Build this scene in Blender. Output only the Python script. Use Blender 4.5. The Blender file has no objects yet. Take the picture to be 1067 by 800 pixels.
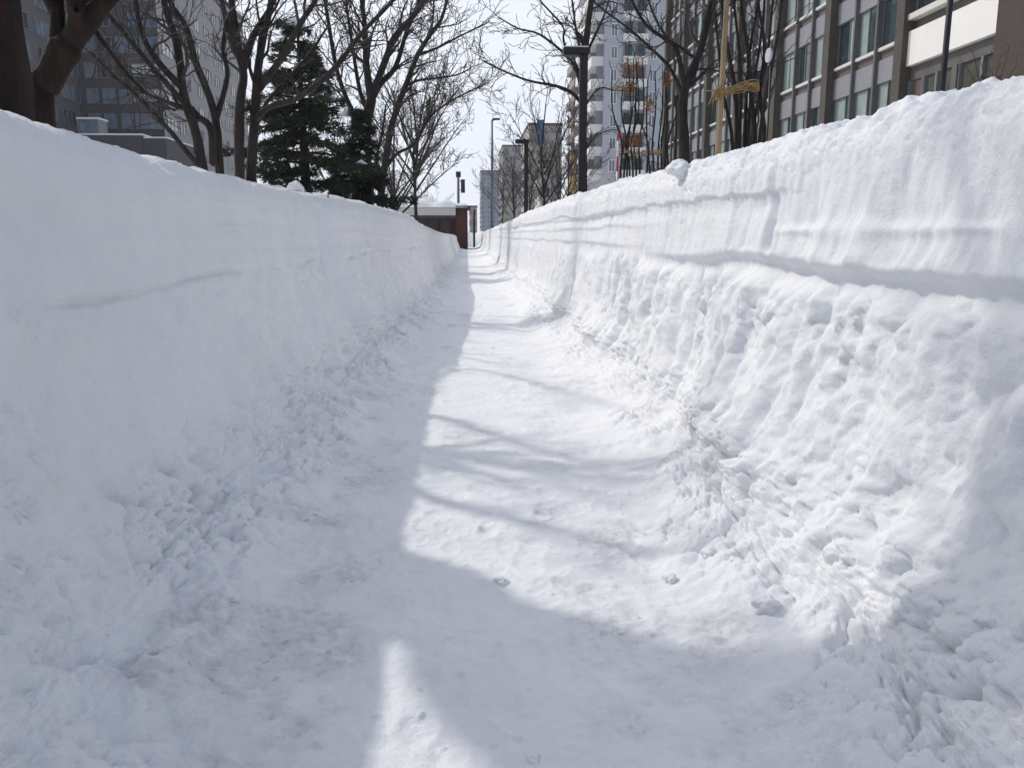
import bpy, math, random
import numpy as np
from mathutils import Vector, Matrix

S = bpy.context.scene
COL = S.collection
R = math.radians
H0 = 1.3                                     # eye height

# ------------------------------------------------------------------ camera
PITCH, YAW, FPX = 10.2, 3.15, 862.0
cam_d = bpy.data.cameras.new('camera'); cam = bpy.data.objects.new('camera', cam_d); COL.objects.link(cam)
cam_d.sensor_width = 36; cam_d.lens = FPX / 1067 * 36
cam_d.clip_start = .05; cam_d.clip_end = 5000
cam.location = (0, 0, H0)
cam.rotation_euler = (R(90 - PITCH), 0, -R(YAW))
cam_d.dof.use_dof = False
S.camera = cam
CM = cam.rotation_euler.to_matrix()
def at(x, y, Y):
    """point at forward distance Y whose picture position is x, y in the 1067 x 800 photo"""
    d = CM @ Vector(((x - 533.5) / FPX, -(y - 400) / FPX, -1))
    t = Y / d.y
    return Vector((d.x * t, Y, H0 + d.z * t))

# ------------------------------------------------------------------ materials
MATS = {}
def mat(name, col, rough=.7, var=.0, scale=8, metal=0, spec=.4, bump=0, bscale=40, stretch=(1, 1, 1), col2=None):
    if name in MATS: return MATS[name]
    m = bpy.data.materials.new(name); m.use_nodes = True
    nt = m.node_tree; b = nt.nodes['Principled BSDF']
    b.inputs['Roughness'].default_value = rough; b.inputs['Metallic'].default_value = metal
    b.inputs['Specular IOR Level'].default_value = spec
    b.inputs['Base Color'].default_value = (*col, 1)
    if var or bump or col2:
        tc = nt.nodes.new('ShaderNodeTexCoord'); mp = nt.nodes.new('ShaderNodeMapping')
        mp.inputs['Scale'].default_value = stretch
        nt.links.new(tc.outputs['Object'], mp.inputs[0])
        n = nt.nodes.new('ShaderNodeTexNoise'); n.inputs['Scale'].default_value = scale; n.inputs['Detail'].default_value = 6
        n.inputs['Roughness'].default_value = .65
        nt.links.new(mp.outputs[0], n.inputs['Vector'])
        if var or col2:
            rp = nt.nodes.new('ShaderNodeValToRGB')
            rp.color_ramp.elements[0].position = .32; rp.color_ramp.elements[1].position = .68
            c2 = col2 if col2 else tuple(min(1, c * (1 + var)) for c in col)
            c1 = col if col2 else tuple(c * (1 - var) for c in col)
            rp.color_ramp.elements[0].color = (*c1, 1); rp.color_ramp.elements[1].color = (*c2, 1)
            nt.links.new(n.outputs[0], rp.inputs[0]); nt.links.new(rp.outputs[0], b.inputs['Base Color'])
        if bump:
            n2 = nt.nodes.new('ShaderNodeTexNoise'); n2.inputs['Scale'].default_value = bscale; n2.inputs['Detail'].default_value = 5
            nt.links.new(mp.outputs[0], n2.inputs['Vector'])
            bp = nt.nodes.new('ShaderNodeBump'); bp.inputs['Distance'].default_value = bump; bp.inputs['Strength'].default_value = 1
            nt.links.new(n2.outputs[0], bp.inputs['Height']); nt.links.new(bp.outputs[0], b.inputs['Normal'])
    MATS[name] = m
    return m

def snow_mat(name, dirt=False):
    m = bpy.data.materials.new(name); m.use_nodes = True
    nt = m.node_tree; L = nt.links.new; N = nt.nodes.new
    b = nt.nodes['Principled BSDF']
    tc = N('ShaderNodeTexCoord')
    n = N('ShaderNodeTexNoise'); n.inputs['Scale'].default_value = 2.5; n.inputs['Detail'].default_value = 8; n.inputs['Roughness'].default_value = .6
    L(tc.outputs['Object'], n.inputs['Vector'])
    rp = N('ShaderNodeValToRGB'); rp.color_ramp.elements[0].position = .3; rp.color_ramp.elements[1].position = .7
    rp.color_ramp.elements[0].color = (.80, .812, .83, 1); rp.color_ramp.elements[1].color = (.87, .877, .89, 1)
    L(n.outputs[0], rp.inputs[0])
    colout = rp.outputs[0]
    if dirt:
        at_ = N('ShaderNodeAttribute'); at_.attribute_name = 'dirt'
        gn = N('ShaderNodeTexNoise'); gn.inputs['Scale'].default_value = 14; gn.inputs['Detail'].default_value = 7; gn.inputs['Roughness'].default_value = .75
        L(tc.outputs['Object'], gn.inputs['Vector'])
        mr = N('ShaderNodeMapRange'); mr.inputs['From Min'].default_value = .36; mr.inputs['From Max'].default_value = .78
        L(gn.outputs[0], mr.inputs['Value'])
        mu = N('ShaderNodeMath'); mu.operation = 'MULTIPLY'; L(at_.outputs['Fac'], mu.inputs[0]); L(mr.outputs[0], mu.inputs[1])
        fn = N('ShaderNodeTexNoise'); fn.inputs['Scale'].default_value = 21; fn.inputs['Detail'].default_value = 4; L(tc.outputs['Object'], fn.inputs['Vector'])
        fr = N('ShaderNodeMapRange'); fr.inputs['From Min'].default_value = .62; fr.inputs['From Max'].default_value = .80; L(fn.outputs[0], fr.inputs['Value'])
        ff = N('ShaderNodeMath'); ff.operation = 'MULTIPLY'; L(fr.outputs[0], ff.inputs[0]); L(at_.outputs['Fac'], ff.inputs[1])
        m0 = N('ShaderNodeMix'); m0.data_type = 'RGBA'; L(ff.outputs[0], m0.inputs['Factor']); L(colout, m0.inputs[6]); m0.inputs[7].default_value = (.20, .185, .18, 1); colout = m0.outputs[2]
        mx = N('ShaderNodeMix'); mx.data_type = 'RGBA'; L(mu.outputs[0], mx.inputs['Factor']); L(colout, mx.inputs[6])
        mx.inputs[7].default_value = (.42, .42, .44, 1)
        colout = mx.outputs[2]
    L(colout, b.inputs['Base Color'])
    b.inputs['Roughness'].default_value = .55
    b.inputs['Specular IOR Level'].default_value = .25
    b.inputs['IOR'].default_value = 1.31
    # grain
    g1 = N('ShaderNodeTexNoise'); g1.inputs['Scale'].default_value = 60; g1.inputs['Detail'].default_value = 6; g1.inputs['Roughness'].default_value = .7
    g2 = N('ShaderNodeTexVoronoi'); g2.inputs['Scale'].default_value = 260
    L(tc.outputs['Object'], g1.inputs['Vector']); L(tc.outputs['Object'], g2.inputs['Vector'])
    b1 = N('ShaderNodeBump'); b1.inputs['Distance'].default_value = .011; b1.inputs['Strength'].default_value = .6; L(g1.outputs[0], b1.inputs['Height'])
    b2 = N('ShaderNodeBump'); b2.inputs['Distance'].default_value = .002; b2.inputs['Strength'].default_value = .7; L(g2.outputs['Distance'], b2.inputs['Height'])
    L(b1.outputs[0], b2.inputs['Normal']); L(b2.outputs[0], b.inputs['Normal'])
    return m
M_SNOW = snow_mat('snow'); M_PATH = snow_mat('trodden_snow', True)
BARK = mat('bark', (.032, .026, .024), .9, .45, 9, bump=.02, bscale=22, stretch=(1, 1, .25), spec=.2)
BARK_BROWN = mat('brown_bark', (.034, .020, .013), .9, .6, 9, bump=.035, bscale=14, stretch=(1, 1, .22), spec=.2, col2=(.010, .009, .010))
TWIG = mat('twig', (.050, .040, .036), .75, .3, 20, spec=.3)
NEEDLE = mat('needles', (.034, .046, .029), .8, .5, 3, spec=.25)
STRAW = mat('straw', (.33, .22, .09), .85, .4, 30, bump=.004, bscale=80)
BAMBOO = mat('bamboo', (.33, .235, .13), .5, .25, 6, stretch=(1, 1, .3), spec=.4)
DEADLEAF = mat('dead_leaf', (.25, .115, .04), .85, .5, 25)
DARKMETAL = mat('dark_metal', (.022, .02, .024), .45, .2, 10, metal=.3)
GREYMETAL = mat('grey_metal', (.2, .2, .21), .45, .1, 10, metal=.5)
WHITEP = mat('white_paint', (.78, .77, .74), .5, .04, 5)
REDP = mat('red_paint', (.5, .04, .03), .5, .1, 8)

# ------------------------------------------------------------------ tagging / linking
def tag(o, label=None, cat=None, group=None, kind=None):
    if label: o['label'] = label
    if cat: o['category'] = cat
    if group: o['group'] = group
    if kind: o['kind'] = kind
    return o
def empty(name, loc=(0, 0, 0), rz=0):
    o = bpy.data.objects.new(name, None); COL.objects.link(o); o.location = loc; o.rotation_euler.z = rz
    o.empty_display_size = .3
    return o
def copy_tree(o, parent=None):
    c = o.copy(); COL.objects.link(c); c.parent = parent
    for ch in [x for x in bpy.data.objects if x.parent == o]: copy_tree(ch, c)
    return c

class MB:
    def __init__(s): s.v = []; s.f = []; s.mi = []; s.sm = []
    def quad(s, a, b, c, d, mi=0):
        n = len(s.v); s.v += [tuple(a), tuple(b), tuple(c), tuple(d)]; s.f.append((n, n+1, n+2, n+3)); s.mi.append(mi); s.sm.append(False)
    def box(s, x0, x1, y0, y1, z0, z1, mi=0):
        n = len(s.v)
        s.v += [(x0,y0,z0),(x1,y0,z0),(x1,y1,z0),(x0,y1,z0),(x0,y0,z1),(x1,y0,z1),(x1,y1,z1),(x0,y1,z1)]
        for f in ((0,3,2,1),(4,5,6,7),(0,1,5,4),(1,2,6,5),(2,3,7,6),(3,0,4,7)):
            s.f.append(tuple(n+i for i in f)); s.mi.append(mi); s.sm.append(False)
    def tube(s, pts, rad, sides=6, cap=True, mi=0):
        pts = [Vector(p) for p in pts]; n = len(pts)
        if not hasattr(rad, '__len__'): rad = [rad]*n
        base = len(s.v); up = None
        for i in range(n):
            t = (pts[min(i+1, n-1)] - pts[max(i-1, 0)])
            if t.length < 1e-9: t = Vector((0,0,1))
            t.normalize()
            if up is None:
                ref = Vector((1,0,0)) if abs(t.x) < .8 else Vector((0,1,0))
                up = t.cross(ref).normalized()
            else:
                up = (up - t * up.dot(t)); up = up.normalized() if up.length > 1e-6 else t.orthogonal().normalized()
            sd = t.cross(up)
            for k in range(sides):
                a = 2*math.pi*k/sides
                s.v.append(tuple(pts[i] + (up*math.cos(a) + sd*math.sin(a))*rad[i]))
        for i in range(n-1):
            for k in range(sides):
                k2 = (k+1) % sides
                s.f.append((base+i*sides+k, base+i*sides+k2, base+(i+1)*sides+k2, base+(i+1)*sides+k)); s.mi.append(mi); s.sm.append(True)
        if cap and sides > 3:
            s.f.append(tuple(base+k for k in reversed(range(sides)))); s.mi.append(mi); s.sm.append(False)
            s.f.append(tuple(base+(n-1)*sides+k for k in range(sides))); s.mi.append(mi); s.sm.append(False)
    def build(s, name, mats, parent=None, smooth=None):
        me = bpy.data.meshes.new(name); me.from_pydata(s.v, [], s.f)
        if not isinstance(mats, (list, tuple)): mats = [mats]
        for m in mats: me.materials.append(m)
        me.polygons.foreach_set('material_index', s.mi); me.polygons.foreach_set('use_smooth', s.sm if smooth is None else [smooth]*len(s.f))
        me.update()
        o = bpy.data.objects.new(name, me); COL.objects.link(o)
        if parent: o.parent = parent
        return o

# ------------------------------------------------------------------ numpy noise
def _hash(ix, iy, iz, seed):
    n = (ix.astype(np.int64)*374761393 + iy.astype(np.int64)*668265263 + iz.astype(np.int64)*2147483647 + seed*1274126177) & 0x7fffffff
    n = ((n ^ (n >> 13)) * 1274126177) & 0x7fffffff
    n = (n ^ (n >> 16)) & 0x7fffffff
    return (n & 0xffff).astype(np.float32) / 32767.5 - 1.0
def vnoise(x, y, z=None, seed=0):
    if z is None: z = np.zeros_like(x)
    xi = np.floor(x); yi = np.floor(y); zi = np.floor(z)
    fx = (x-xi).astype(np.float32); fy = (y-yi).astype(np.float32); fz = (z-zi).astype(np.float32)
    xi = xi.astype(np.int64); yi = yi.astype(np.int64); zi = zi.astype(np.int64)
    s = lambda t: t*t*t*(t*(t*6-15)+10)
    u, v, w = s(fx), s(fy), s(fz)
    def lerp(a, b, t): return a+(b-a)*t
    c = lambda a, b, d: _hash(xi+a, yi+b, zi+d, seed)
    if np.all(fz == 0):
        return lerp(lerp(c(0,0,0), c(1,0,0), u), lerp(c(0,1,0), c(1,1,0), u), v)
    return lerp(lerp(lerp(c(0,0,0), c(1,0,0), u), lerp(c(0,1,0), c(1,1,0), u), v),
                lerp(lerp(c(0,0,1), c(1,0,1), u), lerp(c(0,1,1), c(1,1,1), u), v), w)
def fbm(x, y, seed=0, oct=4, gain=.5):
    a = 1.; t = 0; tot = 0
    for i in range(oct):
        t = t + a*vnoise(x*2**i*1.0 + i*17.3, y*2**i + i*5.1, None, seed+i); tot += a; a *= gain
    return t/tot
def worley(x, y, seed=0):
    """rounded packed lumps: 1 at a lump's middle, 0 at its rim"""
    xi = np.floor(x); yi = np.floor(y); best = np.full(x.shape, 9., np.float32); hb = np.zeros(x.shape, np.float32)
    z = np.zeros(x.shape, np.int64)
    for dx in (-1, 0, 1):
        for dy in (-1, 0, 1):
            cx = (xi+dx).astype(np.int64); cy = (yi+dy).astype(np.int64)
            px_ = cx+.5+.42*_hash(cx, cy, z, seed); py_ = cy+.5+.42*_hash(cx, cy, z, seed+1)
            sz = .68+.24*_hash(cx, cy, z, seed+2)
            d = ((px_-x)**2+(py_-y)**2)/(sz*sz)
            m = d < best; hb = np.where(m, sz, hb); best = np.minimum(best, d)
    return np.sqrt(np.clip(1.0-best*.80, 0, 1)).astype(np.float32)*.95
def sstep(a, b, x):
    t = np.clip((x-a)/(b-a), 0, 1); return t*t*(3-2*t)
def bell(x, c, w): return np.exp(-((x-c)/w)**2)

# ------------------------------------------------------------------ the snow corridor (one grid, then split into path and two walls)
EPS = .0042
zr = [-6, -5, -4, -3, -2.4, -2, -1.6, -1.2, -.9, -.6, -.3, 0, .2, .4, .55, .7, .82, .92]
z_ = 1.0
while z_ < 92: zr.append(z_); z_ *= 1+EPS
ZR = np.array(zr)
knots = [ # A xb, B xt, C, D H, E, n
 (0,0,0,0,0,120), (1,0,-.27,0,0,44), (1,0,-.09,0,.05,34), (1,0,.02,0,.20,34), (.74,.26,0,.22,0,44), (.42,.58,0,.45,0,56), (.16,.84,0,.7,0,66),
 (.04,.96,0,.94,0,26), (0,1,.05,1,0,26), (0,1,.22,1,.045,26), (0,1,.8,1,.05,16), (0,1,1.6,1,-.1,10), (0,1,2.6,.5,0,8), (0,1,4,0,.1,5), (0,1,8,0,-.12,0)]
def basis():
    cols = []
    for i in range(len(knots)-1):
        a = np.array(knots[i][:5]); b = np.array(knots[i+1][:5]); n = knots[i][5]
        for k in range(n): cols.append(a+(b-a)*k/n)
    cols.append(np.array(knots[-1][:5]))
    c = np.array(cols)
    d = c.copy()
    for it in range(160): d[1:-1] = .25*d[:-2] + .5*d[1:-1] + .25*d[2:]
    for it in range(30):      # soften the corners, keep the ends
        c[1:-1] = .25*c[:-2] + .5*c[1:-1] + .25*c[2:]
    k = sum(q[5] for q in knots[:1]); k2 = sum(q[5] for q in knots[:6])
    w = np.zeros(len(c)); w[k-20:k2] = 1
    for it in range(400): w[1:-1] = .25*w[:-2] + .5*w[1:-1] + .25*w[2:]
    return c*(1-w[:, None]) + d*w[:, None]
BS = basis(); NC = len(BS)
def ip(z, pts):
    x = [p[0] for p in pts]; y = [p[1] for p in pts]; return np.interp(z, x, y)
xbL = ip(ZR, [(-6,1.3),(2,1.3),(4,1.27),(9.1,1.25),(9.4,1.12),(13,1.05),(19,.95),(30,.88),(60,.7),(92,.6)])
xtL = ip(ZR, [(-6,1.6),(2.8,1.6),(5,1.6),(9.1,1.59),(9.35,1.43),(13,1.3),(19,1.12),(30,1.0),(60,.85),(92,.8)])
HL  = ip(ZR, [(-6,1.72),(2.8,1.74),(4.1,1.705),(6,1.69),(8.2,1.71),(9.2,1.70),(10.5,1.72),(13,1.72),(17,1.72),(19,1.68),(21,1.59),(26,1.50),(32,1.40),(45,1.33),(60,1.30),(74,1.25),(80,.6),(92,.3)])
xbR = ip(ZR, [(-6,1.25),(2,1.32),(3,1.30),(4,1.36),(5,1.43),(6.5,1.47),(10,1.47),(20,1.38),(40,1.4),(92,1.5)])
xtR = ip(ZR, [(-6,1.62),(2,1.6),(4,1.56),(12,1.54),(24,1.46),(40,1.45),(60,1.5),(92,1.6)])
HR  = ip(ZR, [(-6,1.72),(2.3,1.73),(3.2,1.735),(4.2,1.74),(6.2,1.76),(8,1.80),(11.7,1.83),(16,1.84),(22,1.83),(26,1.75),(40,1.68),(60,1.6),(78,1.5),(84,.8),(92,.4)])
rs = np.random.RandomState(5)
def smooth1(a, n=6):
    for i in range(n): a[1:-1] = .25*a[:-2]+.5*a[1:-1]+.25*a[2:]
    return a
for a in (xbL, xtL, HL, xbR, xtR, HR): smooth1(a, 8)
xbL += .055*vnoise(ZR*.9, ZR*0, None, 700)+.03*vnoise(ZR*2.3, ZR*0, None, 701)
xbR += .060*vnoise(ZR*.8, ZR*0, None, 702)+.035*vnoise(ZR*2.1, ZR*0, None, 703)

def stamps(shape_fn_list, arc, zz, D, lo=-1e9):
    """half-round lumps pressed into D: list of (arc, z, radius, height, elong)"""
    arow = arc; nz = len(zz)
    for (a0, z0, r, h, e, ph) in shape_fn_list:
        i0 = np.searchsorted(zz, z0-r*e*1.3); i1 = np.searchsorted(zz, z0+r*e*1.3)
        if i1-i0 < 2: continue
        ar = arow[(i0+i1)//2]
        j0 = np.searchsorted(ar, a0-r*1.3); j1 = np.searchsorted(ar, a0+r*1.3)
        if j1-j0 < 2: continue
        A = arow[i0:i1, j0:j1]-a0; Zz = (zz[i0:i1]-z0)[:, None]/e
        ang = np.arctan2(Zz, A)
        rr = r*(1+.16*np.sin(ang*3+ph)+.11*np.sin(ang*5+ph*2.3))
        d2 = (A*A+Zz*Zz)/(rr*rr)
        b = h*np.sqrt(np.clip(1-d2, 0, 1))
        b = np.where(b > 0, b*(1+.15*np.sin(A/r*4+ph)), 0)
        sub = D[i0:i1, j0:j1]
        D[i0:i1, j0:j1] = np.where(b > 0, np.maximum(sub, sub*(1-.45*np.clip(b/h, 0, 1))+b), sub)

def side(sgn, xb, xt, H, seed):
    A, B, C, Dh, E = BS.T
    X = xb[:, None]*A + xt[:, None]*B + C
    Z = H[:, None]*Dh + E
    Y = np.repeat(ZR[:, None], NC, 1)
    arc = np.concatenate([np.zeros((len(ZR), 1)), np.cumsum(np.hypot(np.diff(X, axis=1), np.diff(Z, axis=1)), axis=1)], 1)
    tx = np.gradient(X, axis=1); tz = np.gradient(Z, axis=1); ln = np.hypot(tx, tz)+1e-9
    nx = -tz/ln; nz = tx/ln                     # points to the path / up
    for it in range(260):
        nx[:, 1:-1] = .25*nx[:, :-2]+.5*nx[:, 1:-1]+.25*nx[:, 2:]; nz[:, 1:-1] = .25*nz[:, :-2]+.5*nz[:, 1:-1]+.25*nz[:, 2:]
    ln = np.hypot(nx, nz)+1e-9; nx /= ln; nz /= ln
    h = Z
    wall = sstep(.06, .25, h)*(1-sstep(-.06, .03, X-xt[:, None]))     # 1 on the face
    onbank = sstep(-.02, .06, X-xt[:, None])
    floor = 1-sstep(xb.min()-.3, xb.min()-.02, X)
    near = 1-sstep(6, 14, Y)
    D = np.zeros_like(X)
    D += wall*.045*fbm(Y*.55, h*.9, seed, 3)
    fine = fbm(Y*16, arc*16, seed+5, 4, .6)
    med = fbm(Y*5, arc*5, seed+9, 4, .55)
    if sgn > 0:
        # ---- right wall
        lz = 1.165 + .030*vnoise(Y*.9, Y*0, None, 3) + .007*vnoise(Y*7, Y*0, None, 4)     # lower ledge height
        l1 = 1.47 + .05*vnoise(Y*.45, Y*0, None, 8) + .015*vnoise(Y*5, Y*0, None, 9) + .07*sstep(4.4, 7, Y) - .0*Y
        l1 = np.minimum(l1, H[:, None]-.12)
        g1 = sstep(3.8, 4.3, Y); f2 = 1-sstep(5.6, 7.5, Y)
        up = sstep(lz-.02, lz+.03, h)
        D += wall*f2*(.030*up*(1-sstep(lz+.02, lz+.22, h)))                # lip of the lower ledge
        D -= wall*f2*(.045*(1-up)*bell(h, lz-.05, .055))                     # undercut
        D += wall*f2*.015*bell(h, .6, .3)*(1-up)                          # belly
        # pitted lower face
        lowm = wall*(1-sstep(lz-.16, lz-.02, h))
        wx = .17*fbm(Y*3, h*3, seed+60, 3); wy = .17*fbm(Y*3+9, h*3+5, seed+64, 3)
        w1 = worley(Y/.30+wx*2, h/.34+wy*2, 500)*sstep(-.5, .5, vnoise(Y*1.3, h*1.5, None, 520))
        w2 = worley(Y/.13+wx*3, arc/.15+wy*3, 510)*sstep(-.3, .6, vnoise(Y*2.3, h*2.5, None, 521))
        w3 = worley(Y/.055+wx*5, arc/.06+wy*5, 515)
        rid = 1-np.abs(fbm(Y*3.1, h*2.6, seed+20, 4, .55))*2
        D += lowm*near*(.062*w1 + .030*w2 + .006*w3*sstep(-.1, .5, med) + .02*rid + .028*med + .010*fine - .055)
        cur = worley(Y/.20+wx*2, h/.95+wy*.8, 530)          # curtains of slumped snow
        cur2 = worley(Y/.085+wx*2, h/.55+wy, 540)
        fc = .25+.75*sstep(2.3, 3.8, Y)
        D += lowm*fc*(.115*cur**1.3*(1-.45*sstep(9, 14, Y)) + .034*cur2 - .075)*(.55+.45*sstep(-.3, .3, vnoise(Y*1.1, Y*0, None, 535)))
        stre = fbm(Y*6.5, h*.9+Y*.2, seed+30, 3, .6)
        D += lowm*(1-near)*(.03*stre + .02*rid + .02*med)
        # spill at the foot
        D += wall*.05*(1-sstep(.12, .6, h))*sstep(-.2, .5, vnoise(Y*1.6, Y*0, None, 77))
        # face between ledges: shovel marks
        upm = wall*sstep(lz, lz+.06, h)
        slant = Y + (h-1.2)*.35*(1-sstep(4, 6, Y))
        D += upm*(.008*fbm(slant*21, h*.8, seed+40, 3) + .016*fbm(slant*6, h*.7, seed+44, 2) + .008*np.tanh(fbm(slant*3.1, h*.5, seed+46, 2)*14) + .0015*fine)
        # vertical cuts where the blade stopped
        for yc, am, w in ((4.15,.05,.10),(4.75,.02,.12),(5.9,.035,.12),(7.2,.03,.12),(8.9,.04,.15),(10.6,.05,.15)):
            D -= upm*am*sstep(yc-w, yc, Y)*(1-sstep(yc, yc+.02, Y))
        # crown lip above the upper ledge
        c1 = sstep(l1-.01, l1+.02, h)
        D += (wall)*g1*(.034*c1) - wall*g1*.03*(1-c1)*bell(h, l1-.05, .06)
        D += wall*(1-g1)*.018*bell(h, 1.32, .012+.02*(1+vnoise(Y*4, Y*0, None, 13)))*sstep(2.0, 2.3, Y)
        cr = sstep(-.045, .04, X-xt[:, None])*(1-sstep(.5, .9, X-xt[:, None]))
        D += cr*(.030*worley(Y/.10, arc/.10, 560)*sstep(-.3, .5, fbm(Y*2, arc*2, 570, 2)) + .014*worley(Y/.04, arc/.04, 561) + .010*fine)
        # far strata
        for hh in (1.52, 1.38, 1.2): D += wall*sstep(6, 9, Y)*.022*np.tanh((h-hh-.02*vnoise(Y*.8, Y*0, None, int(hh*50)))*60)*bell(h, hh, .14)
        D += onbank*(.035*fbm(Y*4, X*4, seed+50, 4, .6) + .012*fine)
        D += sstep(-.2, 0, X-xt[:, None])*(.02*fbm(Y*9, X*9, seed+55, 3, .6))
    else:
        lz = 1.07 + .03*vnoise(Y*.8, Y*0, None, 53) + .01*vnoise(Y*5, Y*0, None, 54)
        up = sstep(lz-.015, lz+.02, h)
        D += wall*.018*up - wall*.026*bell(h, lz-.012, .016)*sstep(-.4, .3, vnoise(Y*2.2, Y*0, None, 57))
        D += wall*.005*np.tanh((h-1.42-.02*vnoise(Y*.9, Y*0, None, 61))*40)*bell(h, 1.42, .12)
        D += wall*.004*np.tanh((h-1.26-.02*vnoise(Y*.7, Y*0, None, 62))*40)*bell(h, 1.26, .1)
        D += wall*(1-up)*.05*bell(h, .42, .3)
        lowm = wall*(1-up)
        D += lowm*(.044*med + .018*fbm(Y*3, h*3, seed+7, 3) + .005*fine + .022*worley(Y/.16+med, arc/.2+fine, 600)*sstep(-.1, .6, vnoise(Y*1.7, h*2, None, 601)))
        D += wall*up*(.014*med + .012*fbm(Y*2, h*4, seed+13, 3) + .006*fbm(Y*13, h*1.2, seed+14, 3) + .005*np.tanh(fbm(Y*1.9+h*.3, h*.4, seed+18, 2)*12) + .003*fine + .004*np.tanh(fbm(Y*.7, h*9, seed+19, 2)*8))
        D += lowm*.010*fbm(Y*9, h*1.4, seed+16, 3)*sstep(3, 8, Y)
        D += onbank*(.03*fbm(Y*4, X*4, seed+50, 4, .6) + .012*fine)
        D += sstep(-.1, 0, X-xt[:, None])*(.010*fbm(Y*9, X*9, seed+55, 3, .6))
        for yc, am, w in ((9.15,.09,.45),(13,.04,.5),(17,.05,.6),(24,.06,.8)):
            D -= wall*am*sstep(yc-w, yc, Y)*(1-sstep(yc, yc+.06, Y))
    # floor relief: packed broken snow along the feet
    rubn = .25+.75*sstep(-.7, .25, fbm(Y*1.5, X*sgn*1.8, 640+sgn, 3))
    foot = sstep(.52, .22, xb[:, None]-X+.14*vnoise(Y*1.3, Y*0, None, 631))
    if sgn < 0: foot = sstep(.62, .30, xb[:, None]-X+.16*vnoise(Y*1.3, Y*0, None, 630))
    foot = foot*(1-sstep(.22, .5, h))*rubn
    wq = .30*fbm(Y*4, arc*4, 650+sgn, 3)
    D += foot*(.072*worley(Y/.14+wq*1.5, arc/.13+wq, 660+sgn) + .034*worley(Y/.055+wq*2, arc/.05-wq, 664+sgn) + .012*worley(Y/.024+wq*2, arc/.024, 668+sgn) - .02)
    D += (1-foot)*(1-sstep(.1, .3, h))*.006*worley(Y/.05+wq*2, arc/.045, 672+sgn)*sstep(.0, .6, fbm(Y*3, X*sgn*3, 680, 3))
    fl = 1-sstep(xb[:, None]-.12, xb[:, None]+.05, X)
    fz = .014*fbm(Y*2.2, X*sgn*2.2+40, 100, 3) + .010*fbm(Y*7+3, X*sgn*5, 104, 4, .6)
    fz += .0050*fbm(Y*30+3, X*sgn*13, 108, 4, .65)
    D += fl*fz
    if sgn < 0:      # low shelf of broken snow along the left base
        D += fl*.05*sstep(.62, 1.0, X+.12*vnoise(Y*2, Y*0, None, 71))*(1+.5*med)
    else:
        D += fl*.045*sstep(.72, 1.1, X+.12*vnoise(Y*2, Y*0, None, 72))*(1+.5*med)
    # lumps
    rr = random.Random(seed+77)
    st = []
    def arcx(x): return x          # on the floor the arc length is X
    nl = 1900 if sgn < 0 else 1500
    for i in range(nl):
        z0 = math.exp(rr.uniform(math.log(1.1), math.log(34)))
        base = float(np.interp(z0, ZR, xb))
        if sgn < 0: a0 = base - .05 - abs(rr.gauss(0, .20)) + rr.uniform(0, .25)
        else: a0 = base + .05 - abs(rr.gauss(0, .15)) + rr.uniform(0, .28)
        r = min(.09, .012+.020*rr.expovariate(1.0)) * (1.15 if z0 > 6 else 1)
        st.append((a0, z0, r, r*rr.uniform(.35, .8), rr.uniform(.8, 1.4), rr.uniform(0, 6.3)))
    for i in range(260):           # crumbs on the walked part
        z0 = math.exp(rr.uniform(math.log(1.4), math.log(12)))
        r = .005+.007*rr.random()
        st.append((rr.uniform(0, 1.0), z0, r, r*.7, 1, rr.uniform(0, 6.3)))
    st.sort(key=lambda s: -s[2])
    # foot prints / dents
    for i in range(420):
        z0 = math.exp(rr.uniform(math.log(1.5), math.log(24))); a0 = rr.uniform(.02, .95); e = rr.uniform(1.3, 2.6); r = rr.uniform(.030, .060)
        i0 = np.searchsorted(ZR, z0-r*e*2.2); i1 = np.searchsorted(ZR, z0+r*e*2.2)
        A_ = X[i0:i1]-a0; Z_ = (ZR[i0:i1]-z0)[:, None]/e
        d = np.sqrt(A_*A_+Z_*Z_)/r
        D[i0:i1] += fl[i0:i1]*(-.008*np.exp(-d**6*.6) + .0035*np.exp(-((d-1.2)/.25)**2))*(.6+.4*med[i0:i1])
    stamps(st, arc, ZR, D)
    if sgn > 0:                    # big clumps on the right face and crest
        st = []
        for i in range(120):
            z0 = math.exp(rr.uniform(math.log(1.2), math.log(9)))
            r = rr.uniform(.02, .075); a0 = float(np.interp(z0, ZR, xb)) + rr.uniform(.1, .95)
            st.append((a0, z0, r, r*rr.uniform(.12, .38), rr.uniform(.7, 1.5), rr.uniform(0, 6.3)))
        for i in range(900):
            z0 = math.exp(rr.uniform(math.log(1.5), math.log(30)))
            r = rr.uniform(.008, .028)*(1+z0*.03); a0 = float(np.interp(z0, ZR, arc[:, int(NC*.0)+np.argmax(BS[:, 2] >= .999)])) + rr.gauss(.05, .12)
            st.append((a0, z0, r, r*rr.uniform(.5, .9), rr.uniform(.8, 1.3), rr.uniform(0, 6.3)))
        stamps(sorted(st, key=lambda s: -s[2]), arc, ZR, D)
    else:
        st = []
        for i in range(300):
            z0 = math.exp(rr.uniform(math.log(1.5), math.log(30)))
            r = rr.uniform(.006, .02)*(1+z0*.05); a0 = float(np.interp(z0, ZR, arc[:, np.argmax(BS[:, 2] >= .999)])) + rr.gauss(.08, .08)
            st.append((a0, z0, r, r*rr.uniform(.4, .8), rr.uniform(.8, 1.3), rr.uniform(0, 6.3)))
        stamps(st, arc, ZR, D)
    D *= sstep(0, .0001, 1-sstep(xt[:, None]+3.5, xt[:, None]+6, X)+1e-6)
    return (X + nx*D)*sgn, Y, Z + nz*D, X

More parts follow.
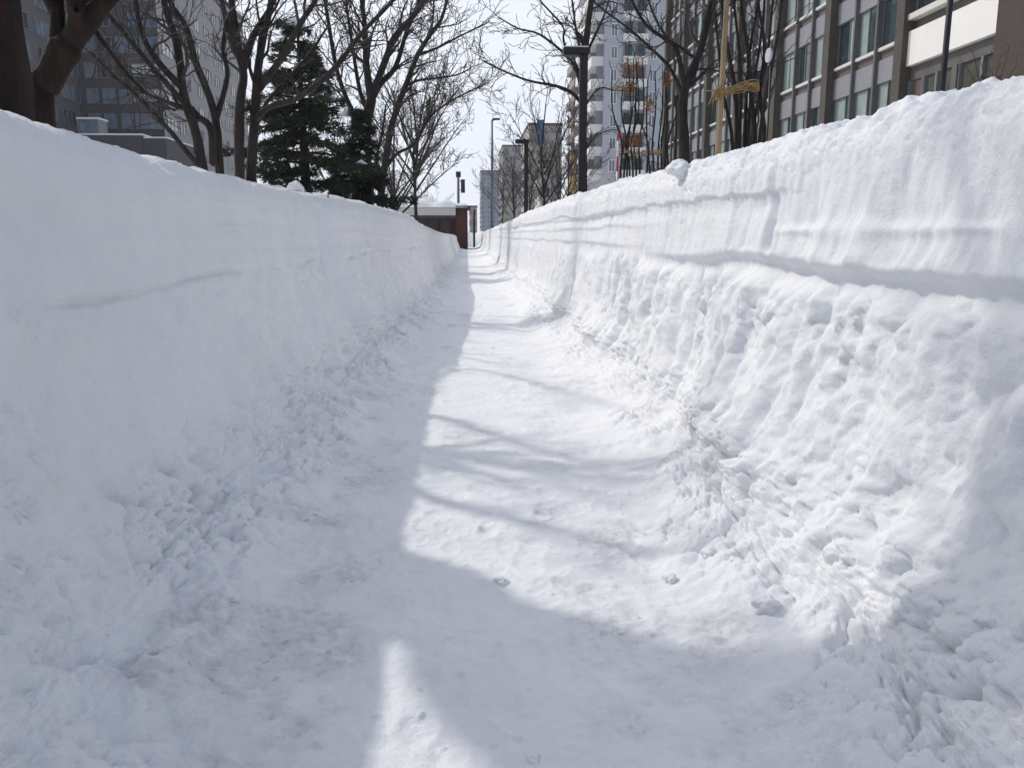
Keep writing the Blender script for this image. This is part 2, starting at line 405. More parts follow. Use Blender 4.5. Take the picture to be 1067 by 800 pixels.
Xr, Yr, Zr_, _ = side(1, xbR, xtR, HR, 11)
Xl, Yl, Zl, _ = side(-1, xbL, xtL, HL, 41)
# the seam of both halves on the centre line
zc = .5*(Zr_[:, 0]+Zl[:, 0])
bl = np.exp(-np.arange(NC)/10.)[None, :]
Zr_ += (zc-Zr_[:, 0])[:, None]*bl; Zl += (zc-Zl[:, 0])[:, None]*bl
GX = np.concatenate([Xl[:, ::-1][:, :-1], Xr], 1); GY = np.concatenate([Yl[:, ::-1][:, :-1], Yr], 1); GZ = np.concatenate([Zl[:, ::-1][:, :-1], Zr_], 1)
GX[:, NC-1] = 0
P = np.stack([GX, GY, GZ], -1)
du = np.gradient(P, axis=1); dv = np.gradient(P, axis=0)
NRM = np.cross(du, dv); NRM /= np.linalg.norm(NRM, axis=-1, keepdims=True)+1e-12
kb = knots[0][5]+knots[1][5]+knots[2][5]*2//3            # columns of floor in a half
cL = (NC-1)-kb; cR = (NC-1)+kb
def grid_obj(name, c0, c1, m, dirt=False):
    p = P[:, c0:c1+1]; nr, nc = p.shape[:2]
    idx = np.arange(nr*nc).reshape(nr, nc)
    q = np.stack([idx[:-1, :-1], idx[:-1, 1:], idx[1:, 1:], idx[1:, :-1]], -1).reshape(-1, 4)
    me = bpy.data.meshes.new(name)
    me.vertices.add(nr*nc); me.vertices.foreach_set('co', p.astype(np.float32).ravel())
    me.loops.add(q.size); me.loops.foreach_set('vertex_index', q.ravel().astype(np.int32))
    me.polygons.add(len(q)); me.polygons.foreach_set('loop_start', np.arange(0, q.size, 4, dtype=np.int32))
    me.polygons.foreach_set('use_smooth', np.ones(len(q), dtype=bool))
    me.update(calc_edges=True); me.validate()
    me.normals_split_custom_set_from_vertices(NRM[:, c0:c1+1].reshape(-1, 3).tolist())
    if dirt:
        x = p[..., 0]; y = p[..., 1]
        n = fbm(y*2.4, x*2.4, 300, 4, .6)
        dd = sstep(-.02, .5, n+.42*bell(x, -.62, .30)*bell(y, 3.0, 1.9)-.10)
        dd = np.clip(dd*.8+.10*sstep(0, .5, fbm(y*1.1, x*3.4, 310, 4)), 0, 1)*(1-sstep(.9, 1.1, np.abs(x)))
        at_ = me.attributes.new('dirt', 'FLOAT', 'POINT'); at_.data.foreach_set('value', dd.astype(np.float32).ravel())
    me.materials.append(m)
    o = bpy.data.objects.new(name, me); COL.objects.link(o); return o
tag(grid_obj('path', cL, cR, M_PATH, True), 'trodden snow footpath with icy grey patches between the two snow walls', kind='structure')
tag(grid_obj('snow_wall', 0, cL, M_SNOW), 'smooth shaded snow wall along the left side of the footpath', 'snow wall')
tag(grid_obj('snow_wall', cR, 2*NC-2, M_SNOW), 'sunlit rough cut snow wall with ledges along the right side of the footpath', 'snow wall')

def ground_z(x, y):
    i = min(max(np.searchsorted(ZR, y), 0), len(ZR)-1)
    r = GX[i]; return float(np.interp(x, r, GZ[i])) if np.all(np.diff(r) > -1) else 0
# clods lying about
def clod(name, p, r, seed, label, sq=(1, 1, .8), group=None):
    import bmesh
    bm = bmesh.new(); bmesh.ops.create_icosphere(bm, subdivisions=5, radius=1)
    co = np.array([v.co[:] for v in bm.verts])
    d = 1+.30*vnoise(co[:, 0]*1.2+seed*3.7, co[:, 1]*1.2, co[:, 2]*1.2, seed)+.20*vnoise(co[:, 0]*2.6+seed, co[:, 1]*2.6, co[:, 2]*2.6, seed+1)+.02*vnoise(co[:, 0]*7, co[:, 1]*7, co[:, 2]*7, seed+2)
    co = co*d[:, None]*np.array(sq)*r
    for v, c in zip(bm.verts, co): v.co = c
    me = bpy.data.meshes.new(name); bm.to_mesh(me); bm.free()
    me.polygons.foreach_set('use_smooth', [True]*len(me.polygons)); me.materials.append(M_SNOW)
    o = bpy.data.objects.new(name, me); COL.objects.link(o); o.location = p; o.rotation_euler.z = seed
    tag(o, label, 'snow clod', group); return o

# ------------------------------------------------------------------ ground
mb = MB(); mb.quad((-300,-60,-.13),(300,-60,-.13),(300,450,-.13),(-300,450,-.13))
tag(mb.build('ground', M_SNOW), 'snow covered ground around the path', kind='structure')

# ------------------------------------------------------------------ trees
def grow(T, B, p, d, L, r, lvl, rng, o):
    n = 5 if lvl <= 2 else (4 if lvl == 3 else 3)
    pts = [p.copy()]; rad = [r]; d = d.normalized()
    wob = o.get('wob', .22)*(1+.2*lvl); trop = o.get('trop', .09)
    end = max(o['rmin'], r*.42)
    for i in range(n):
        d = (d + Vector((rng.gauss(0, wob), rng.gauss(0, wob), rng.gauss(0, wob)))*.8 + Vector((0, 0, trop))).normalized()
        p = p + d*(L/n); pts.append(p.copy()); rad.append(r+(end-r)*(i+1)/n)
    (T if r > o.get('rtrunk', .035) else B).tube(pts, rad, 7 if r > .05 else (5 if r > .02 else 3), cap=False)
    sprout(T, B, pts, rad, L, lvl, rng, o)
def sprout(T, B, pts, rad, L, lvl, rng, o, lo=.25, k=None):
    if lvl >= o['levels']: return
    k = k if k is not None else o['k'][min(lvl, len(o['k'])-1)]
    n = len(pts)-1
    for j in range(k):
        f = lo + (1-lo)*((j+rng.random())/k) if j < k-1 else 1.0
        s = min(f*n, n-1e-6); i = int(s); q = pts[i].lerp(pts[i+1], s-i); rq = rad[i]+(rad[i+1]-rad[i])*(s-i)
        dd = (pts[i+1]-pts[i]).normalized()
        ax = Vector((rng.gauss(0,1), rng.gauss(0,1), rng.gauss(0,1))).cross(dd)
        if ax.length < .01: continue
        ax.normalize()
        ang = rng.uniform(.35, .85) if f < .99 else rng.uniform(.05, .35)
        nd = Matrix.Rotation(ang, 3, ax) @ dd
        sc = rng.uniform(.5, .78)
        rr = max(o['rmin'], rq*(rng.uniform(.42, .62) if f < .99 else .8))
        grow(T, B, q, nd, L*sc, rr, lvl+1, rng, o)
def smoothpts(pts, sub=3):
    out = []
    n = len(pts)
    for i in range(n-1):
        p0 = pts[max(i-1, 0)]; p1 = pts[i]; p2 = pts[i+1]; p3 = pts[min(i+2, n-1)]
        for k in range(sub):
            t = k/sub
            out.append(.5*((2*p1)+(p2-p0)*t+(2*p0-5*p1+4*p2-p3)*t*t+(3*p1-p0-3*p2+p3)*t**3))
    out.append(pts[-1].copy()); return out
def limb(T, B, pts, r0, r1, rng, o, lvl=1, k=6, L=1.0, sides=10, lo=.3, gnarl=.06, flare=0):
    sp = smoothpts(pts, 4); n = len(sp)
    rad = [(r0+(r1-r0)*(i/(n-1))**.8)*(1+gnarl*rng.uniform(-1, 1))+(flare*math.exp(-i*.8)) for i in range(n)]
    tp, tr = list(sp), list(rad)
    if r0 > .03: tp.insert(0, sp[0]-(sp[1]-sp[0]).normalized()*r0*.7); tr.insert(0, rad[0]*.35)
    if r1 > .06: dd = (sp[-1]-sp[-2]).normalized(); tp += [sp[-1]+dd*r1*.6, sp[-1]+dd*r1*.95]; tr += [r1*.75, r1*.15]
    T.tube(tp, tr, sides, cap=False)
    if k: sprout(T, B, sp, rad, L, lvl, rng, o, lo=lo, k=k)
def tree(name, label, base, specs, seed, o, group=None, bark=BARK, cat='tree'):
    """specs: list of (points, r0, r1, kids, kid length, lvl)"""
    rng = random.Random(seed); e = empty(name, base)
    T, B = MB(), MB(); b = Vector(base)
    for s in specs:
        pts = [Vector(p)-b for p in s[0]]
        limb(T, B, pts, s[1], s[2], rng, o, lvl=s[5] if len(s) > 5 else 1, k=s[3], L=s[4], lo=s[6] if len(s) > 6 else .3, flare=s[7] if len(s) > 7 else 0)
    T.build('trunk', bark, e)
    if B.v: B.build('crown', TWIG, e)
    tag(e, label, cat, group); return e
def px(lst, Y, dY=0):
    return [at(x, y, Y+dY*i/(max(1, len(lst)-1))) for i, (x, y) in enumerate(lst)]
GZ0 = -.13
O1 = dict(levels=4, k=[5, 4, 4, 3, 2], rmin=.0045, wob=.2, trop=.08)
def down(p): return Vector((p.x, p.y, GZ0))
# T1: thick brown trunk at the left edge; fork above the frame throws the broad shade on the path
b1 = Vector((-2.98, 5.08, 0))
def Q(x, y, z): return Vector((x, y, z))
def caster(x, y, h):     # where, at height h, the sun's ray to a spot of the path passes
    d = at(x, y, 1)-Vector((0, 0, H0)); t = -H0/d.z; p = Vector((0, 0, H0))+d*t
    return Vector((p.x-.811*h, p.y+.644*h, h))
def Q1(x, y, z): return Vector((x+.28, y-.22, z-.30 if z > 3 else z))
t1 = [([Q1(-2.98,5.08,GZ0), Q1(-2.97,5.08,1.2), Q1(-2.95,5.10,2.4), Q1(-2.93,5.08,3.4)], .31, .27, 0, 1, 1, .3, .04),
      ([Q1(-2.92,5.08,3.3), Q1(-3.0,5.15,3.9), Q1(-3.1,5.3,4.8), Q1(-3.3,5.4,6.2), Q1(-3.4,5.6,8)], .21, .05, 5, 1.6, 1),
      ([Q1(-2.92,5.0,3.3), Q1(-2.92,4.75,3.75), Q1(-2.98,4.50,4.4), Q1(-3.02,4.45,5.3), Q1(-3.3,4.2,7.0)], .24, .06, 5, 1.6, 1),
      ([Q1(-2.92,5.08,3.35), Q1(-2.95,4.95,4.0), Q1(-3.05,4.85,4.9), Q1(-3.1,4.8,6.0), Q1(-2.8,5.0,8)], .22, .06, 5, 1.6, 1),
      ([Q1(-2.96,4.55,4.2), Q1(-3.08,4.25,5.0), Q1(-3.2,4.2,6.0), Q1(-3.6,3.6,7.5)], .19, .06, 4, 1.5, 1),
      ([caster(500,650,3.1), caster(496,690,3.5), caster(521,735,4.0), caster(584,800,4.8), caster(700,870,5.8), caster(900,930,7.0)], .20, .13, 0, 1.4, 1, .4),
      ([caster(600,745,4.2), caster(700,785,4.9), caster(830,820,5.6), caster(960,820,6.6)], .17, .08, 6, 1.3, 1),
      ([caster(560,700,3.9), caster(700,752,4.7), caster(820,775,5.4), caster(960,780,6.4)], .15, .08, 6, 1.3, 1),
      ([Q1(-3.1,5.3,4.8), Q1(-2.9,5.0,5.7), Q1(-2.75,4.9,6.5), Q1(-2.6,4.6,7.6)], .10, .04, 7, 1.3, 1),
      ([Q1(-3.1,5.3,4.7), Q1(-3.25,5.7,5.8), Q1(-3.3,5.8,6.8), Q1(-3.2,5.9,7.8)], .12, .05, 11, 1.5, 1),
      ([Q1(-3.25,5.6,5.6), Q1(-3.1,5.3,6.6), Q1(-3.3,5.2,7.6), Q1(-3.2,5.3,8.6)], .09, .04, 11, 1.4, 1),
      ([Q1(-3.27,5.75,6.0), Q1(-3.4,6.1,6.8), Q1(-3.3,6.5,7.5), Q1(-3.5,6.8,8.4)], .05, .02, 12, 1.0, 2, .1)]
tree('bare_tree', 'thick rough brown trunk at the far left edge behind the shaded snow wall', (-2.70,4.86,GZ0), t1, 1, O1, bark=BARK_BROWN)
# T2
D2 = 7.0
p0 = at(42, 112, D2)
t2 = [([down(p0), p0, at(49, 88, D2), at(58, 68, D2), at(68, 50, D2)], .088, .118, 0, 1, 1, .3, .02),
      ([at(62, 58, D2), at(78, 38, D2), at(95, 18, D2-.05), at(112, -6, D2-.1), at(130, -60, D2-.2), at(150, -130, D2-.3)], .118, .04, 9, 1.3, 1, .45),
      ([at(57, 72, D2), at(60, 48, D2), at(60, 24, D2), at(60, 0, D2), at(56, -50, D2+.1), at(48, -95, D2+.2)], .088, .02, 6, 1.0, 1, .5),
      ([at(76, 42, D2-.02), at(80, 22, D2-.12), at(76, -8, D2-.2), at(85, -60, D2-.3), at(100, -90, D2-.4)], .085, .02, 6, 1.1, 1, .4),
      ([at(97, 16, D2-.02), at(112, 6, D2-.1), at(128, -10, D2-.1), at(170, -50, D2)], .05, .02, 5, 1.0, 1, .4),
      ([at(104, 6, D2-.1), caster(440,432,3.9), caster(520,455,4.7), caster(600,478,5.5), caster(700,500,6.4)], .055, .03, 6, .9, 1, .3),
      ([at(60, 15, D2+.1), caster(432,511,3.5), caster(560,546,4.5), caster(740,592,5.9)], .06, .03, 5, .9, 1, .4),
      ([at(80, 10, D2-.2), caster(470,385,4.6), caster(560,400,5.6), caster(640,430,6.6)], .05, .025, 6, .9, 1, .4),
      ([at(92, 22, D2), at(108, 45, D2+.1), at(133, 78, D2+.3), at(150, 95, D2+.4)], .022, .01, 6, .5, 2, .2)]
tree('bare_tree', 'dark forked trunk leaning right beside the thick brown trunk at left', down(p0), t2, 2, O1, bark=BARK_BROWN)
# T3
D3 = 12.
O3 = dict(levels=5, k=[4, 4, 4, 3, 2], rmin=.0055, wob=.2, trop=.05)
p0 = at(211, 175, D3)
t3 = [([down(p0), p0, at(194,108,D3), at(190,90,D3), at(185,47,D3), at(172,7,D3), at(165,-40,D3)], .078, .035, 8, .9, 2),
      ([at(190,92,D3), at(165,65,D3-.2), at(149,38,D3-.3), at(141,0,D3-.4), at(136,-50,D3-.5)], .05, .022, 8, .8, 2),
      ([at(192,106,D3), at(183,98,D3-.1), at(154,65,D3-.5), at(124,29,D3-.8), at(100,0,D3-1)], .05, .02, 8, .7, 2),
      ([at(206,160,D3), at(199,118,D3+.1), at(183,110,D3), at(165,103,D3), at(140,92,D3)], .05, .02, 6, .7, 2),
      ([at(205,170,D3), at(196,160,D3-.2), at(174,133,D3-.4), at(142,99,D3-.7), at(120,81,D3-1), at(95,55,D3-1.2)], .045, .015, 10, .6, 2)]
tree('bare_tree', 'multi limbed bare tree leaning left in front of the blue windowed corner', down(p0), t3, 3, O3)
p0 = at(229, 178, D3+.6)
t3b = [([down(p0), p0, at(223,117,D3+.6), at(203,63,D3+.6), at(194,29,D3+.6), at(176,0,D3+.6), at(160,-50,D3+.5)], .07, .03, 8, .8, 2),
       ([at(226,122,D3+.6), at(237,79,D3+.7), at(232,52,D3+.8), at(236,20,D3+.9)], .045, .02, 6, .6, 2),
       ([at(222,170,D3+.5), at(220,135,D3+.4), at(207,122,D3+.3), at(199,113,D3+.2)], .06, .04, 2, .4, 2)]
tree('bare_tree', 'slim bare tree curving left just before the twin trunked tree', down(p0), t3b, 33, O3)
# T4
D4 = 15.
p0 = at(250, 190, D4)
t4 = [([down(p0), p0, at(250,110,D4), at(254,80,D4), at(250,58,D4), at(241,0,D4), at(236,-50,D4)], .10, .045, 7, 1.1, 1),
      ([at(251,62,D4), at(243,48,D4), at(236,22,D4), at(229,-5,D4), at(215,-50,D4)], .07, .03, 6, .9, 2),
      ([at(253,66,D4), at(262,42,D4+.2), at(270,27,D4+.3), at(286,0,D4+.5), at(300,-40,D4+.6)], .075, .03, 6, .9, 2),
      ([at(262,190,D4+.3), at(262,175,D4+.3), at(267,96,D4+.3), at(269,71,D4+.3), at(275,36,D4+.3), at(283,0,D4+.3), at(290,-60,D4+.3)], .10, .045, 7, 1.1, 1),
      ([at(268,95,D4+.3), at(294,60,D4), at(313,25,D4-.3), at(329,0,D4-.5), at(350,-50,D4-.7)], .07, .03, 8, 1., 2),
      ([at(266,125,D4+.3), at(280,112,D4), at(311,102,D4-.5), at(349,71,D4-1), at(374,38,D4-1.3), at(410,0,D4-1.8), at(440,-40,D4-2)], .06, .025, 14, .8, 2),
      ([at(262,150,D4+.3), at(275,112,D4+.6), at(297,85,D4+1), at(320,60,D4+1.2), at(340,30,D4+1.3)], .04, .02, 8, .7, 2)]
tree('bare_tree', 'twin trunked bare tree standing left of the evergreen', down(p0), t4, 4, O3)
# T5
D5 = 32.
O5 = dict(levels=5, k=[5, 5, 4, 3, 2], rmin=.010, wob=.17, trop=.07, rtrunk=.06)
p0 = at(383, 215, D5)
t5 = [([down(p0), p0, at(381,165,D5), at(382,129,D5), at(387,104,D5)], .24, .19, 0, 1, 1),
      ([at(387,106,D5), at(382,70,D5), at(380,26,D5), at(374,-20,D5)], .16, .07, 12, 1.7, 1),
      ([at(387,104,D5), at(391,91,D5), at(402,62,D5-.5), at(411,39,D5-1), at(430,18,D5-1.5), at(443,0,D5-2), at(455,-30,D5-2)], .16, .06, 12, 1.6, 1),
      ([at(388,103,D5), at(396,88,D5), at(412,70,D5), at(424,32,D5), at(437,0,D5), at(445,-30,D5)], .13, .05, 12, 1.6, 1),
      ([at(383,125,D5), at(370,121,D5), at(352,77,D5), at(341,16,D5), at(335,-20,D5)], .12, .05, 12, 1.6, 1),
      ([at(385,118,D5), at(375,95,D5+.5), at(366,40,D5+1), at(360,0,D5+1)], .10, .05, 12, 1.5, 1)]
T5 = tree('bare_tree', 'large bare spreading tree rising just right of the evergreen', down(p0), t5, 5, O5)
m = MB(); b5 = down(p0); m.tube(smoothpts([at(380, 134, D5-.2)-b5, at(379.5, 145, D5-.24)-b5, at(379, 158, D5-.24)-b5, at(378.5, 169, D5-.22)-b5], 3), [.01,.05,.07,.06,.08,.09,.06,.10,.11,.02], 8); m.build('snow_patch', M_SNOW, T5)
D6 = 38.
p0 = at(396, 222, D6)
t6 = [([down(p0), p0, at(400,180,D6), at(409,128,D6), at(424,86,D6), at(435,58,D6), at(448,37,D6), at(460,20,D6), at(468,-10,D6)], .2, .06, 14, 1.7, 1),
      ([at(424,89,D6), at(436,84,D6), at(451,82,D6), at(477,78,D6), at(492,70,D6)], .07, .025, 9, 1.1, 2),
      ([at(435,58,D6), at(456,50,D6), at(477,39,D6), at(508,24,D6)], .07, .025, 10, 1.2, 2),
      ([at(402,175,D6), at(414,160,D6), at(432,150,D6), at(450,120,D6), at(480,100,D6), at(505,88,D6)], .09, .025, 14, 1.3, 1),
      ([at(400,195,D6), at(392,170,D6), at(398,140,D6), at(402,110,D6)], .1, .04, 10, 1.3, 1),
      ([at(448,40,D6), at(452,10,D6), at(450,-20,D6)], .06, .03, 6, 1.2, 2)]
tree('bare_tree', 'leaning bare tree with long limbs reaching right over the path', down(p0), t6, 6, O5)
# T7 and generic trees
def generic(seed, Hh, spread, trunk_h, r, levels=4, k=None, rmin=.014, n=9, L=None):
    rng = random.Random(seed)
    o = dict(levels=levels, k=k or [5, 5, 4, 3], rmin=rmin, wob=.17, trop=.07, rtrunk=.07)
    sp = [([Q(0,0,0), Q(.03,0,trunk_h*.5), Q(0,.04,trunk_h), Q(rng.uniform(-.2,.2),.1,Hh*.55), Q(rng.uniform(-.3,.3),0,Hh*.82)], r, r*.28, 7, Hh*.16, 1, .35, r*.3)]
    for i in range(n):
        a = i*2.399+rng.uniform(-.3, .3); z0 = trunk_h*(.9+.45*i/n*1.6); s = spread*rng.uniform(.7, 1.05)*(1-.35*i/n)
        sp.append(([Q(0,0,z0), Q(math.cos(a)*s*.35, math.sin(a)*s*.35, z0+Hh*.13), Q(math.cos(a)*s*.72, math.sin(a)*s*.72, z0+Hh*.27), Q(math.cos(a)*s, math.sin(a)*s, z0+Hh*.36)], r*.45, r*.12, 7, Hh*.13, 1, .25))
    return sp, o
def put_generic(seed, loc, label, rz=0, group=None, name='bare_tree', **kw):
    sp, o = generic(seed, **kw); t = tree(name, label, (0, 0, 0), sp, seed, o, group)
    t.location = loc; t.rotation_euler.z = rz; return t
p = at(433, 222, 55)
put_generic(70, (p.x, 55, GZ0), 'slender straight trunked tree with fine round crown in front of the low kiosk', Hh=13.2, spread=4.6, trunk_h=4.6, r=.16, rmin=.014, n=14, k=[7,6,5,3])
p = at(412, 222, 70)
put_generic(71, (p.x, 70, GZ0), 'twiggy bare tree behind the leaning tree near the low kiosk', Hh=12, spread=5, trunk_h=3, r=.22, rmin=.02, n=11)
far = put_generic(72, (at(567,220,48).x, 48, GZ0), 'bare street tree between the second grey lamp post and the far balconied block', Hh=10.5, spread=3.4, trunk_h=3.4, r=.11, rmin=.012, n=7, k=[4,4,3,3])
G_far = 'distant bare street trees right of the path'
for (x, Y, s, rz, lb) in ((536, 75, .95, 1.1, 'bare street tree behind the second grey lamp post'), (524, 100, 1.0, 2.3, 'small distant bare tree before the grey glass tower'),
                      (552, 85, 1.05, 3.6, 'bare street tree below the blue upright sign'), (582, 56, .8, 4.4, 'bare street tree before the far balconied block'),
                      (592, 70, 1.0, 5.2, 'bare street tree tucked behind the first lamp post'), (568, 110, 1.1, .4, 'farthest bare tree beneath the blue upright sign')):
    c = copy_tree(far); c.location = (at(x, 220, Y).x, Y, GZ0); c.rotation_euler.z = rz; c.scale = (s, s, s); c['label'] = lb; c['group'] = G_far
far['group'] = G_far
for (x, Y, s, rz, lb) in ((455, 130, .8, .7, 'small faint bare tree behind the kiosk roof at its middle'), (425, 105, .9, 1.9, 'faint bare tree behind the left end of the kiosk roof'), (395, 90, .9, 2.9, 'bare tree low behind the leaning tree at left'),
                      (350, 60, 1.1, 4.0, 'bare tree behind the evergreen on its right side'), (300, 70, 1.3, 5.0, 'bare tree behind the evergreen on its left side')):
    c = copy_tree(far); c.location = (at(x, 220, Y).x, Y, GZ0); c.rotation_euler.z = rz; c.scale = (s, s, s); c['label'] = lb; c['group'] = 'bare trees beyond the left snow wall'
# right side trees
DR = 27.
OR = dict(levels=5, k=[4, 4, 4, 3, 2], rmin=.009, wob=.2, trop=.05, rtrunk=.05)
p0 = at(608, 215, DR)
r1 = [([down(p0), p0, at(607,105,DR), at(610,51,DR), at(616,0,DR), at(620,-40,DR)], .15, .08, 9, 1.3, 1, .3, .04),
      ([at(606,108,DR), at(596,97,DR-.2), at(580,90,DR-.5), at(550,84,DR-1), at(520,72,DR-1.5), at(502,63,DR-1.6)], .065, .018, 12, .9, 2, .2),
      ([at(605,90,DR), at(600,72,DR), at(589,57,DR+.2), at(562,36,DR+.4), at(540,30,DR+.5), at(519,18,DR+.6)], .06, .018, 12, .9, 2, .2),
      ([at(591,58,DR+.2), at(587,40,DR), at(586,27,DR-.2), at(562,0,DR-.3), at(550,-20,DR)], .04, .02, 8, .8, 2, .2),
      ([at(609,60,DR), at(622,33,DR+.5), at(631,12,DR+.8), at(640,-20,DR+1)], .05, .02, 8, .9, 2, .2),
      ([at(608,70,DR), at(600,30,DR+.5), at(596,0,DR+.8), at(590,-30,DR+1)], .05, .02, 8, .9, 2, .2),
      ([at(607,165,DR), at(613,152,DR), at(622,141,DR-.1), at(640,135,DR-.3), at(652,142,DR-.4)], .03, .01, 5, .5, 3, .2),
      ([at(608,112,DR), at(625,92,DR+.3), at(645,95,DR+.5), at(665,85,DR+.6)], .03, .01, 6, .6, 3, .2)]
tree('bare_tree', 'tall dark bare tree beside the nearest grey lamp post', down(p0), r1, 8, OR)
DQ = 16.
p0 = at(713, 175, DQ)
OQ = dict(levels=5, k=[4, 4, 3, 3, 2], rmin=.007, wob=.22, trop=.05, rtrunk=.04)
r2 = [([down(p0), p0, at(711,116,DQ), at(716,85,DQ), at(729,55,DQ), at(738,16,DQ), at(743,-5,DQ), at(750,-50,DQ)], .118, .05, 7, .9, 1, .35, .03),
      ([at(713,90,DQ), at(705,52,DQ-.1), at(692,40,DQ-.2), at(675,28,DQ-.4), at(662,8,DQ-.5), at(652,-15,DQ-.6)], .05, .022, 8, .7, 2, .2),
      ([at(711,98,DQ), at(704,82,DQ+.1), at(694,66,DQ+.2), at(672,45,DQ+.5), at(655,30,DQ+.6), at(622,5,DQ+1), at(605,-15,DQ+1.2)], .04, .016, 10, .7, 2, .2),
      ([at(722,60,DQ), at(710,50,DQ), at(696,41,DQ), at(682,18,DQ), at(674,-5,DQ)], .03, .014, 6, .6, 2, .2),
      ([at(722,76,DQ), at(732,72,DQ-.1), at(760,76,DQ-.2), at(790,75,DQ-.4), at(830,60,DQ-.6)], .022, .008, 7, .5, 3, .1),
      ([at(735,30,DQ), at(752,12,DQ-.2), at(775,-5,DQ-.4)], .04, .015, 5, .7, 2, .2)]
tree('bare_tree', 'bare tree with dividing trunk just behind the white apartment tower edge', down(p0), r2, 9, OQ)
# shrub-like multi stem tree behind the bamboo stake
DS = 10.8
OS = dict(levels=4, k=[3, 3, 3, 2], rmin=.005, wob=.22, trop=.12, rtrunk=.03)
p0 = at(782, 170, DS); rg = random.Random(4); sp = []
for i, (xa, xb_) in enumerate(((764,742),(770,765),(775,790),(781,806),(786,772),(790,815),(797,790),(768,752),(778,797))):
    Yj = DS+rg.uniform(-.35, .35)
    a = at(xa, 165, Yj)
    sp.append(([Vector((p0.x+(a.x-p0.x)*.6, Yj, GZ0)), a, at(xa*.7+xb_*.3+rg.uniform(-4,4), 100, Yj), at(xa*.35+xb_*.65+rg.uniform(-5,5), 50, Yj), at(xb_, -5, Yj), at(xb_+rg.uniform(-15,15), -55, Yj)], rg.uniform(.025,.045), .012, 7, .55, 2, .25))
tree('bare_tree', 'dense many stemmed bare shrub tied with rope to the bamboo stake', down(p0), sp, 10, OS)
# wrapped saplings
DW = 18.
OW = dict(levels=3, k=[3, 3, 3], rmin=.008, wob=.3, trop=.15, rtrunk=.03)
def tuft(B, c, r, n, rng, flat=1.):
    for i in range(n):
        d = Vector((rng.gauss(0,1), rng.gauss(0,1), rng.gauss(0,flat))).normalized()*r*rng.uniform(.3, 1)
        q = c+Vector((d.x*(1+.5*math.sin(i*.11)), d.y, d.z*1.5)); t = Vector((rng.gauss(0,1), rng.gauss(0,1), rng.gauss(0,1))).normalized()*rng.uniform(.02, .055)
        u = Vector((rng.gauss(0,1), rng.gauss(0,1), rng.gauss(0,1))).normalized()*.013
        B.quad(q-t, q+u, q+t, q-u)
for ci, (xc, x0, x1, ytop, tufts, ties, lb, Yd) in enumerate((
    (655, 645, 668, 60, [(652,72,.2),(664,68,.18),(657,90,.12),(651,150,.15),(646,185,.2)], [(650,92),(654,161)], 'straw tied sapling clump with orange dead leaves, left one of the pair', 18.),
    (685, 672, 698, 75, [(694,82,.12),(676,111,.15),(664,146,.14),(685,180,.14)], [(678,161)], 'straw tied sapling clump with orange dead leaves, right one of the pair', 17.5))):
    rng = random.Random(90+ci); c = at(xc, 195, Yd); base = down(c); e = empty('tied_sapling', base); T, B = MB(), MB()
    for i in range(7):
        xa = x0+(x1-x0)*(i+.5)/7; Yj = Yd+rng.uniform(-.3,.3); xe = xc+(xa-xc)*1.5+rng.uniform(-6,6)
        pts = [Vector((base.x+(at(xa,195,Yj).x-base.x)*.5, Yj, GZ0)), at(xa,190,Yj), at(xa+rng.uniform(-4,4),150,Yj), at(xe+rng.uniform(-4,4),115,Yj), at(xe,ytop+rng.uniform(0,30),Yj)]
        limb(T, B, [q-base for q in pts], .028, .012, rng, OW, lvl=2, k=6, L=.45, sides=5)
    T.build('trunk', BARK, e); B.build('crown', TWIG, e)
    F = MB()
    for (tx, ty, tr) in tufts: tuft(F, at(tx, ty, Yd)-base, tr*.9, 150, rng)
    F.build('dead_leaves', DEADLEAF, e)
    for (tx, ty) in ties:
        Tt = MB(); cc = at(tx, ty, Yd)-base
        for k in range(5):
            ring = [cc+Vector((math.cos(a)*(.21+rng.uniform(-.03,.03)), math.sin(a)*.2, rng.uniform(-.05,.05)+k*.012)) for a in [j*math.pi/6 for j in range(13)]]
            Tt.tube(ring, .007, 4, cap=False)
        Tt.build('straw_rope', STRAW, e)
    tag(e, lb, 'sapling')
# twigs at the right edge
rng = random.Random(5); c = at(1030, 112, 6.5); base = down(c); e = empty('bare_shrub', base); T, B = MB(), MB()
for i in range(7):
    xe = 1005+i*9; yt = 52+rng.uniform(0, 22)
    pts = [Vector((base.x+rng.uniform(-.05,.05), 6.5, GZ0)), at(1030+(i-3)*2, 108, 6.5), at((1030+xe)/2, 90, 6.5+rng.uniform(-.1,.1)), at(xe, yt, 6.5+rng.uniform(-.15,.15))]
    limb(T, B, [q-base for q in pts], .006, .0025, rng, dict(levels=4, k=[2,2,2], rmin=.0018, wob=.25, trop=.05, rtrunk=1), lvl=3, k=5, L=.14, sides=4)
T.build('stem', TWIG, e); B.build('crown', TWIG, e)
tag(e, 'small bare shrub tips poking over the right snow wall before the brick pier', 'shrub')

